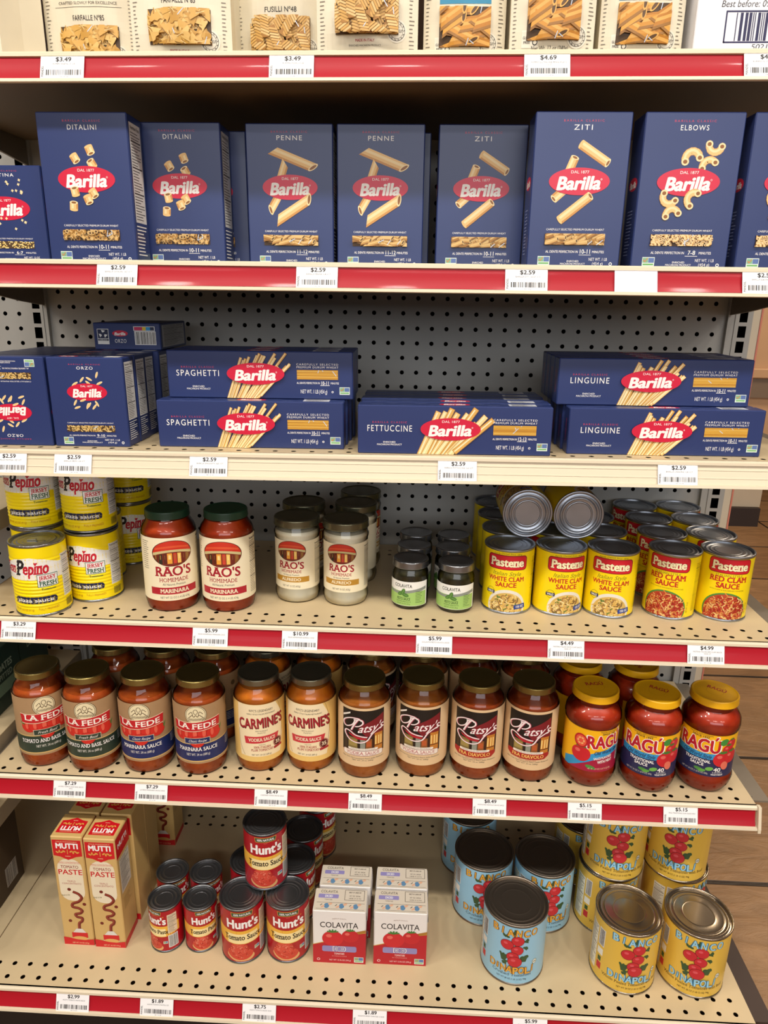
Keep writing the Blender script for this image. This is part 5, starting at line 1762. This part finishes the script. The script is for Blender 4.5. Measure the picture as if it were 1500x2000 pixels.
# ------------------------------------------------------------------ top shelf: pasta bags and a carton
G = 'cream pasta bags on the top shelf'
def put_bag(proto, x, yfront, rz, label):
    y = yfront + 1.65
    place(proto, x, y, surf(1, x) + .03, rz, label, 'pasta bag', G, SH[1][1])
b1 = bag('FARFALLE', '85', 'bow', wy=(.75, 2.18), seed=3)
put_bag(b1, -19.0, -12.6, -25, 'cream pasta bag turned sideways at the left picture edge of the top shelf')
put_bag(b1, -14.1, -10.8, 0, 'cream bow tie pasta bag set back, leftmost of the bags facing out')
put_bag(b1, -9.0, -12.95, 2, 'cream bow tie pasta bag pushed to the shelf front')
b2 = bag('FUSILLI', '48', 'spiral', wy=(1.12, 2.6), seed=5)
put_bag(b2, -4.6, -10.5, -1, 'cream spiral pasta bag set back between two forward bags')
put_bag(b2, -.22, -12.95, 0, 'cream spiral pasta bag pushed to the shelf front')
b3 = bag('PENNE', '66', 'bigpenne', gf=True, w=3.85, wy=(.85, 2.48), seed=8, net='Net Wt. 12 oz (340g)')
put_bag(b3, 4.32, -12.1, 0, 'cream penne bag with blue band, leftmost of the three penne bags')
put_bag(b3, 8.3, -13.0, 0, 'cream penne bag with blue band, middle and most forward of the three')
put_bag(b3, 12.5, -12.4, 0, 'cream penne bag with blue band beside the white carton')

def carton_white():
    root = empty('shipping_carton')
    c = Canvas()
    ik = M('#221f4a', .5)
    w, h, d = 7.2, 7.4, 9
    c.text('Best before: 09/14/2026', -.85, 2.32, .26, BLACK, w=3.4, ital=.15)
    c.line([(-2.25, .8), (2.6, .8), (2.6, 2.02), (-2.25, 2.02), (-2.25, .8)], .07, ik)
    barcode(c, -1.8, .85, 2.3, 1.97, ik, 21)
    c.text('502109', -.4, .62, .2, BLACK, w=1.2, ital=.15)
    box_body(root, w, d, h, ((c, 'front'),), mat=M('#E9E8EC', .5, noise=.02, scale=6), bev=.04)
    root.location = P3(18.35, -12.7, surf(1, 18.3) + .03)
    root.rotation_euler = (0, -SH[1][1], 0)
    tag(root, 'white shipping carton with a barcode at the right end of the top shelf', 'carton')
carton_white()

# ------------------------------------------------------------------ upright blue boxes
G = 'upright blue pasta boxes on the second shelf'
NET = ('NET WT. 1 LB', '(454 g)')
def put_box(proto, x, y, label, rz=0, group=G, shelf=2):
    place(proto, x, y, surf(shelf, x), rz, label, 'pasta box', group, SH[shelf][1])
p = blue_box('PASTINA', 4.2, 4.75, 1.7, '6-7', ('NET WT. 12 OZ', '(340 g)'), 'dot', seed=4)
put_box(p, -18.72, -12.3, 'short blue pastina box at the left picture edge beside the ditalini boxes')
p = blue_box('DITALINI', 4.5, 7.05, 1.9, '10-11', NET, 'ring', seed=2)
put_box(p, -14.08, -12.8, 'taller looking blue ditalini box at the shelf front, left of the other ditalini box')
put_box(p, -10.06, -10.75, 'blue ditalini box set back, beside the first penne box')
put_box(p, -9.2, -8.75, 'blue box mostly hidden behind the ditalini box that is set back')
p = blue_box('PENNE', 4.5, 7.05, 1.9, '11-12', NET, 'penne', seed=6)
put_box(p, -4.3, -10.6, 'blue penne box, left one of the two penne boxes')
put_box(p, .4, -10.6, 'blue penne box, right one of the two penne boxes')
put_box(p, .75, -8.6, 'blue penne box mostly hidden behind the right penne box')
p = blue_box('ZITI', 4.5, 7.05, 1.9, '10-11', NET, 'ziti', seed=9)
put_box(p, 5.6, -10.6, 'blue ziti box set back, left one of the two ziti boxes')
put_box(p, 10.02, -13.3, 'blue ziti box at the shelf front, right one of the two ziti boxes')
p = blue_box('ELBOWS', 4.6, 7.05, 1.9, '7-8', NET, 'elbow', seed=11)
put_box(p, 15.14, -13.3, 'blue elbows box at the shelf front with curved macaroni drawn on it')
put_box(p, 20.15, -13.3, 'blue pasta box cut by the right picture edge')

# ------------------------------------------------------------------ orzo and long boxes
G = 'orzo boxes on the third shelf'
p = blue_box('ORZO', 4.17, 4.83, 1.56, '9-10', NET, 'grain', oy=.62, ow=.53, seed=12, title=.885)
ords = ('front', 'second', 'third', 'fourth', 'rearmost')
for k in range(5):
    x = -15.2 + (.0, .02, -.03, .28, .3)[k]
    put_box(p, x, -12.7 + 1.6 * k, 'upright blue orzo box, %s of the row next to the spaghetti boxes' % ords[k], 0, G, 3)
for k in range(5):
    x, s = -19.55 + (0, .05, -.05, .2, .25)[k], SH[3][1]
    place(p, x, -12.7 + 1.6 * k, surf(3, x) + 4.83, 0, 'upside down blue orzo box, %s of the row at the left picture edge' % ords[k], 'pasta box', G, lay=(0, math.pi - s, 0))

def lying_orzo():
    root = empty('pasta_box')
    w, h, d = 4.1, 1.58, 4.83
    f = Canvas()
    f.rect(-1.82, .32, -1.12, 1.22, WHITE); f.rect(-1.79, .66, -1.15, 1.19, I('#1d2547'))
    for k in range(3):
        a = math.radians(90 + 120 * k)
        f.poly([(-1.47 + .26 * math.cos(a - .6), .92 + .24 * math.sin(a - .6)), (-1.47 + .28 * math.cos(a + .35), .92 + .26 * math.sin(a + .35)), (-1.47 + .1 * math.cos(a + .4), .92 + .1 * math.sin(a + .4)), (-1.47 + .13 * math.cos(a - .5), .92 + .12 * math.sin(a - .5))], WHITE)
    f.rect(-1.79, .52, -1.15, .63, I('#1d2547')); f.text('PAPER BOX', -1.47, .575, .07, WHITE, w=.5)
    oval_logo(f, -.42, .96, .95, .36, False)
    f.text('ORZO', -.42, .52, .22, WHITE, w=.72, sp=.08)
    x = .46
    f.rect(.42, 1.12, 1.72, 1.38, WHITE)
    for col, ww in (('#C8285A', .5), ('#E8C62A', .22), ('#2A9AD2', .26), ('#1d2547', .24)):
        f.rect(x, 1.15, x + ww, 1.35, I(col)); x += ww
    barcode(f, .5, .34, 1.72, 1.06, INK, 6, WHITE)
    s = Canvas(); facts(s, .3, .15, 4.5, 1.45, I('#B9B7B4'))
    box_body(root, w, d, h, ((f, 'front'), (s, 'right')))
    root.location = P3(-14.95, -7.2, surf(3, -15) + 4.85)
    root.rotation_euler = (0, -SH[3][1], 0)
    tag(root, 'blue orzo box lying on top of the orzo rows, barcode end facing out', 'pasta box', G)
lying_orzo()

def long_rows(kind, h, x, y, n, step, label, upper=None, mins='10-11', seed=1, dx=()):
    p = long_box(kind, 10.27, h, 1.22, mins, 12, seed)
    g = kind.lower() + ' boxes on the third shelf'
    nm = ('front', 'second', 'third', 'fourth', 'rearmost')
    for k in range(n):
        q = nm[k] if k < n - 1 or n > 5 else 'rearmost'
        xx = x + (dx[k] if k < len(dx) else 0)
        place(p, xx, y + step * k, surf(3, xx), 0, label % (q + (' of the lower row' if upper else ' of its row')), 'pasta box', g, SH[3][1])
    if upper:
        ux, uy, un = upper
        for k in range(un):
            q = nm[k] if k < un - 1 else 'rearmost'
            place(p, ux, uy + step * k, surf(3, ux) + h + .02, 0, label % (q + ' of the upper row'), 'pasta box', g, SH[3][1])
long_rows('SPAGHETTI', 2.58, -6.46, -12.35, 4, 1.26, 'long blue spaghetti box, %s', (-6.05, -11.4, 3), '10-11', 3, (0, .1, .2, .3))
long_rows('FETTUCCINE', 2.6, 4.64, -13.2, 5, 1.28, 'long blue fettuccine box, %s', None, '12-13', 4, (0, .1, 0, .1, .05))
long_rows('LINGUINE', 2.5, 15.9, -12.5, 4, 1.28, 'long blue linguine box, %s', (15.33, -11.5, 4), '10-11', 7, (0, -.1, -.2, -.3))

# ------------------------------------------------------------------ fourth shelf
Z4 = SH[4][0]
def put(proto, x, y, z, label, cat, group, extra=0.0, rz=None):
    return place(proto, x, y, z, facing(x, y, extra) if rz is None else rz, label, cat, group)
G = 'yellow pizza sauce cans on the fourth shelf'
p = pizza_can()
put(p, -19.45, -12.05, Z4, 'yellow pizza sauce can with ring pull lid standing alone at the shelf front', 'can', G, -20)
put(p, -20.85, -9.2, Z4, 'yellow pizza sauce can at the bottom of the leftmost stack, behind the front can', 'can', G, -30)
put(p, -17.2, -9.75, Z4, 'yellow pizza sauce can at the bottom of the stack right of the front can', 'can', G, -32)
put(p, -18.3, -6.55, Z4, 'yellow pizza sauce can turned to its small print behind the two front stacks', 'can', G, -75)
put(p, -17.4, -3.4, Z4, 'yellow pizza sauce can at the bottom of the rear stack', 'can', G, 5)
put(p, -20.85, -9.2, Z4 + 4.4, 'yellow pizza sauce can on top of the leftmost stack', 'can', G, -20)
put(p, -17.25, -9.6, Z4 + 4.4, 'yellow pizza sauce can on top of the stack right of the front can', 'can', G, -22)
put(p, -17.3, -3.5, Z4 + 4.4, 'yellow pizza sauce can on top of the rear stack', 'can', G, -6)

G = 'cream labelled sauce jars on the fourth shelf'
p = rao_marinara()
put(p, -12.02, -10.75, Z4, 'red marinara jar with dark green lid, left one of the pair', 'jar', G, 4)
put(p, -8.56, -10.55, Z4, 'red marinara jar with dark green lid, right one of the pair', 'jar', G, -13)
p = rao_alfredo()
put(p, -4.55, -9.05, Z4, 'white alfredo jar with grey lid, left front of the alfredo jars', 'jar', G, -18)
put(p, -1.5, -9.3, Z4, 'white alfredo jar with grey lid, right front of the alfredo jars', 'jar', G, -12)
put(p, -4.6, -5.8, Z4, 'white alfredo jar behind the left front alfredo jar', 'jar', G, 40)
put(p, -1.15, -5.7, Z4, 'white alfredo jar right behind the right front alfredo jar', 'jar', G, -60)
put(p, -1.05, -2.75, Z4, 'white alfredo jar, rearmost of the alfredo jars', 'jar', G, 60)
G = 'pesto jars on the fourth shelf'
p = pesto()
put(p, 2.55, -9.75, Z4, 'small green pesto jar, front of the left row of three', 'jar', G, -20)
put(p, 5.33, -10.05, Z4, 'small green pesto jar, front of the right row of three', 'jar', G, -11)
put(p, 2.75, -7.25, Z4, 'small green pesto jar, middle of the left row of three', 'jar', G, 30)
put(p, 5.25, -7.4, Z4, 'small green pesto jar, middle of the right row of three', 'jar', G, -60)
put(p, 2.88, -4.75, Z4, 'small green pesto jar, rear of the left row of three', 'jar', G, 10)
put(p, 5.43, -5.0, Z4, 'small green pesto jar, rear of the right row of three', 'jar', G, 25)

G = 'yellow clam sauce cans on the fourth shelf'
p = clam_can(False)
cols = ((8.55, 'left', (-3, 60, 80, 70)), (11.68, 'middle', (20, -40, 30, 100)), (14.78, 'right', (3, 15, 70, 60)))
nm = ('front', 'second', 'third', 'rearmost')
for x, side, ex in cols:
    for k in range(4):
        xx = x + (.0, .12, .1, .1)[k]
        put(p, xx, -9.5 + 3.09 * k - (.1 if side == 'right' and k == 0 else 0), Z4, 'yellow white clam sauce can, %s of the %s column of three' % (nm[k], side), 'can', G, ex[k])
for x, s, roll in ((9.63, 'left', -40), (12.74, 'right', 30)):
    place(p, x, -8.6, Z4 + 4.14 + 1.54, 0, 'clam sauce can lying on the others, steel end facing out, %s of two' % s, 'can', G,
          lay=Matrix.Rotation(-math.pi / 2, 3, 'X').to_4x4().to_3x3().to_euler() if False else (Matrix.Rotation(-math.pi / 2, 3, 'X') @ Matrix.Rotation(math.radians(roll), 3, 'Z')).to_euler())
p = clam_can(True)
for x, side, ex in ((18.5, 'left', (-9, -12, -14, -30)), (21.62, 'right', (12, 20, 40, 50))):
    for k in range(4):
        xx = x + (0, .2, .3, .25)[k]
        put(p, xx, -9.5 + 3.09 * k, Z4, 'yellow red clam sauce can, %s of the %s column of two by the shelf end' % (nm[k], side), 'can', G, ex[k])

# ------------------------------------------------------------------ fifth shelf: red sauce jars
Z5 = SH[5][0]
G = 'sauce jars on the fifth shelf'
def jar_at(p, x, y, label, extra=0.0):
    put(p, x, y, Z5, label, 'jar', G, extra)
p = la_fede(True)
jar_at(p, -20.95, -11.28, 'red sauce jar with green banded kraft label, leftmost jar in front', 3)
jar_at(p, -17.6, -11.55, 'red sauce jar with green banded kraft label, second jar from the left in front', -14)
jar_at(p, -17.45, -7.9, 'gold lidded jar standing behind the second front jar from the left', 40)
p = la_fede(False)
jar_at(p, -14.1, -11.45, 'red sauce jar with blue banded kraft label, left one of two', -16)
jar_at(p, -10.6, -11.45, 'red sauce jar with blue banded kraft label, right one of two', -10)
jar_at(p, -13.9, -7.95, 'gold lidded jar standing behind the left blue banded jar', 50)
jar_at(p, -10.5, -7.9, 'gold lidded jar standing behind the right blue banded jar', -50)
p = carmines()
jar_at(p, -6.9, -10.87, 'orange vodka sauce jar with yellow label, left one of two', 3)
jar_at(p, -3.58, -10.62, 'orange vodka sauce jar with yellow label, right one of two', -9)
jar_at(p, -7.05, -7.3, 'orange jar standing behind the left yellow labelled vodka sauce jar', 60)
jar_at(p, -3.55, -6.98, 'orange jar standing behind the right yellow labelled vodka sauce jar', -60)
p = patsys(True)
jar_at(p, -.13, -11.05, 'orange vodka sauce jar with black picture label, left one of two', -2)
jar_at(p, 3.57, -10.68, 'orange vodka sauce jar with black picture label, right one of two', -6)
jar_at(p, .12, -7.14, 'gold lidded jar behind the left vodka sauce jar with black picture label', 45)
jar_at(p, 3.67, -7.17, 'gold lidded jar behind the right vodka sauce jar with black picture label', -80)
p = patsys(False)
jar_at(p, 7.1, -10.73, 'red fra diavolo jar with black picture label, left one of two', -2)
jar_at(p, 10.5, -10.71, 'red fra diavolo jar with black picture label, right one of two', 0)
jar_at(p, 7.1, -6.9, 'gold lidded jar behind the left fra diavolo jar', 70)
jar_at(p, 10.6, -6.96, 'gold lidded jar behind the right fra diavolo jar', 70)
p = ragu(True)
jar_at(p, 14.25, -11.1, 'red sauce jar with yellow lid, leftmost of the three yellow lidded jars in front', 24)
p = ragu(False)
jar_at(p, 17.9, -11.38, 'red sauce jar with yellow lid, middle of the three yellow lidded jars in front', -12)
jar_at(p, 21.5, -11.12, 'red sauce jar with yellow lid, rightmost of the three yellow lidded jars in front', -12)
jar_at(p, 14.1, -7.55, 'yellow lidded jar standing behind the leftmost yellow lidded front jar', 110)
jar_at(p, 17.72, -7.8, 'yellow lidded jar standing behind the middle yellow lidded front jar', 150)

# ------------------------------------------------------------------ lowest deck
Z6 = SH[6][0]
G = 'tall tomato paste boxes on the lowest deck'
p = mutti()
def put_paste(x, y, flip, label):
    place(p, x, y + (2.05 if flip else 0), Z6, 180 if flip else 0, label, 'tomato paste box', G)
put_paste(-18.5, -14.9, False, 'tall gold and red tomato paste box, front left')
put_paste(-16.38, -14.98, False, 'tall gold and red tomato paste box, front right')
put_paste(-18.35, -12.7, True, 'tall tomato paste box turned backwards behind the front left one')
put_paste(-16.2, -12.75, True, 'tall tomato paste box turned backwards behind the front right one')
put_paste(-16.25, -10.6, True, 'tall tomato paste box, third back in the right row')
put_paste(-16.1, -5.8, False, 'tall tomato paste box standing alone in the shade at the back of the deck')

G = 'red tomato paste and tomato sauce cans on the lowest deck'
p = hunts(True)
put(p, -12.85, -14.15, Z6, 'small red tomato paste can, front left of four', 'can', G, -48)
put(p, -10.57, -14.02, Z6, 'small red tomato paste can, front right of four', 'can', G, 8)
put(p, -13.08, -11.88, Z6, 'small red tomato paste can, rear left of four', 'can', G, 20)
put(p, -10.8, -11.78, Z6, 'small red tomato paste can, rear right of four', 'can', G, 30)
p = hunts(False)
put(p, -7.72, -14.35, Z6, 'red tomato sauce can, front left under the stacked one', 'can', G, -2)
put(p, -4.78, -14.12, Z6, 'red tomato sauce can, front right under the stacked one', 'can', G, 0)
put(p, -7.76, -11.45, Z6, 'red tomato sauce can half hidden behind the stacked one on the left', 'can', G, 50)
put(p, -4.78, -11.2, Z6, 'red tomato sauce can behind the front right tomato sauce can', 'can', G, 60)
put(p, -4.6, -8.3, Z6, 'red tomato sauce can, third back in the right row', 'can', G, 60)
put(p, -4.0, -5.3, Z6, 'red tomato sauce can, rearmost of the right row', 'can', G, 50)
put(p, -6.4, -12.75, Z6 + 4.36, 'red tomato sauce can stacked on top of the others', 'can', G, 0)

G = 'diced tomato cartons on the lowest deck'
p = colavita_box()
for x, y, lb in ((-1.3, -15.3, 'front left'), (2.58, -15.2, 'front right'), (-1.12, -13.3, 'rear left'), (2.6, -13.25, 'rear right')):
    place(p, x, y, Z6, 0, 'white and red diced tomato carton, %s of four' % lb, 'tomato carton', G)

G = 'large tomato cans on the lowest deck'
p = bianco(True)
put(p, 9.88, -14.25, Z6, 'large light blue tomato can standing in front of the other blue cans', 'can', G, 3)
put(p, 8.25, -9.95, Z6, 'large light blue tomato can behind the front one to the left', 'can', G, 8)
put(p, 12.4, -10.25, Z6, 'large light blue tomato can behind the front one to the right', 'can', G, 20)
put(p, 7.6, -5.75, Z6, 'large light blue tomato can, rearmost of the blue cans', 'can', G, 5)
p = bianco(False)
put(p, 16.9, -14.5, Z6, 'large yellow tomato can in front, left one of two', 'can', G, 21)
put(p, 21.2, -14.5, Z6, 'large yellow tomato can in front, right one of two by the deck end', 'can', G, 11)
put(p, 16.75, -10.3, Z6, 'large yellow tomato can at the bottom of the left rear stack', 'can', G, 30)
put(p, 21.35, -10.15, Z6, 'large yellow tomato can at the bottom of the right rear stack', 'can', G, 60)
put(p, 16.85, -10.4, Z6 + 4.73, 'large yellow tomato can on top of the left rear stack', 'can', G, 11)
put(p, 21.1, -10.25, Z6 + 4.73, 'large yellow tomato can on top of the right rear stack', 'can', G, 2)
put(p, 16.0, -6.1, Z6, 'large yellow tomato can in the shade behind the left rear stack', 'can', G, 30)

# ------------------------------------------------------------------ goods of the next section at the far left
def side_box(x1, y0, z, w, d, h, mat, label, name, cv=None):
    root = empty(name)
    box_body(root, w, d, h, ((cv, 'right'),) if cv else (), mat=mat, bev=.05)
    root.location = P3(x1 - w / 2, y0, z)
    tag(root, label, 'carton')
c = Canvas()
c.text("DATES", 1.9, 3.2, .5, I('#8fa08c'), w=1.8, bold=.05); c.text('PITTED', 1.9, 2.5, .4, I('#8fa08c'), w=1.6, bold=.03)
c.rect(.8, 1.2, 3.0, 2.1, I('#6f8a72'))
side_box(-25.6, -9.2, -28.25, 5, 3.8, 4.6, M('#16352B', .45, noise=.1, scale=8), 'dark green box on the next section shelf, left of the sauce jars', 'dried_fruit_box', c)
c = Canvas()
c.text("DATES", 1.9, 3.2, .5, I('#8fa08c'), w=1.8, bold=.05)
side_box(-25.7, -5.2, -28.25, 5, 3.8, 4.9, M('#1B3D30', .45, noise=.1, scale=8), 'dark green box behind the other green box on the next section shelf', 'dried_fruit_box', c)
c = Canvas()
barcode(c, 6.3, .75, 7.6, 2.2, INK, 13, M('#A9A299', .6))
side_box(-25.25, -17.6, -41.15, 8, 8.4, 6.2, M('#3A2A18', .6, noise=.1, scale=9), 'dark brown carton with a barcode sticker on the next section deck at the far left', 'shipping_carton', c)
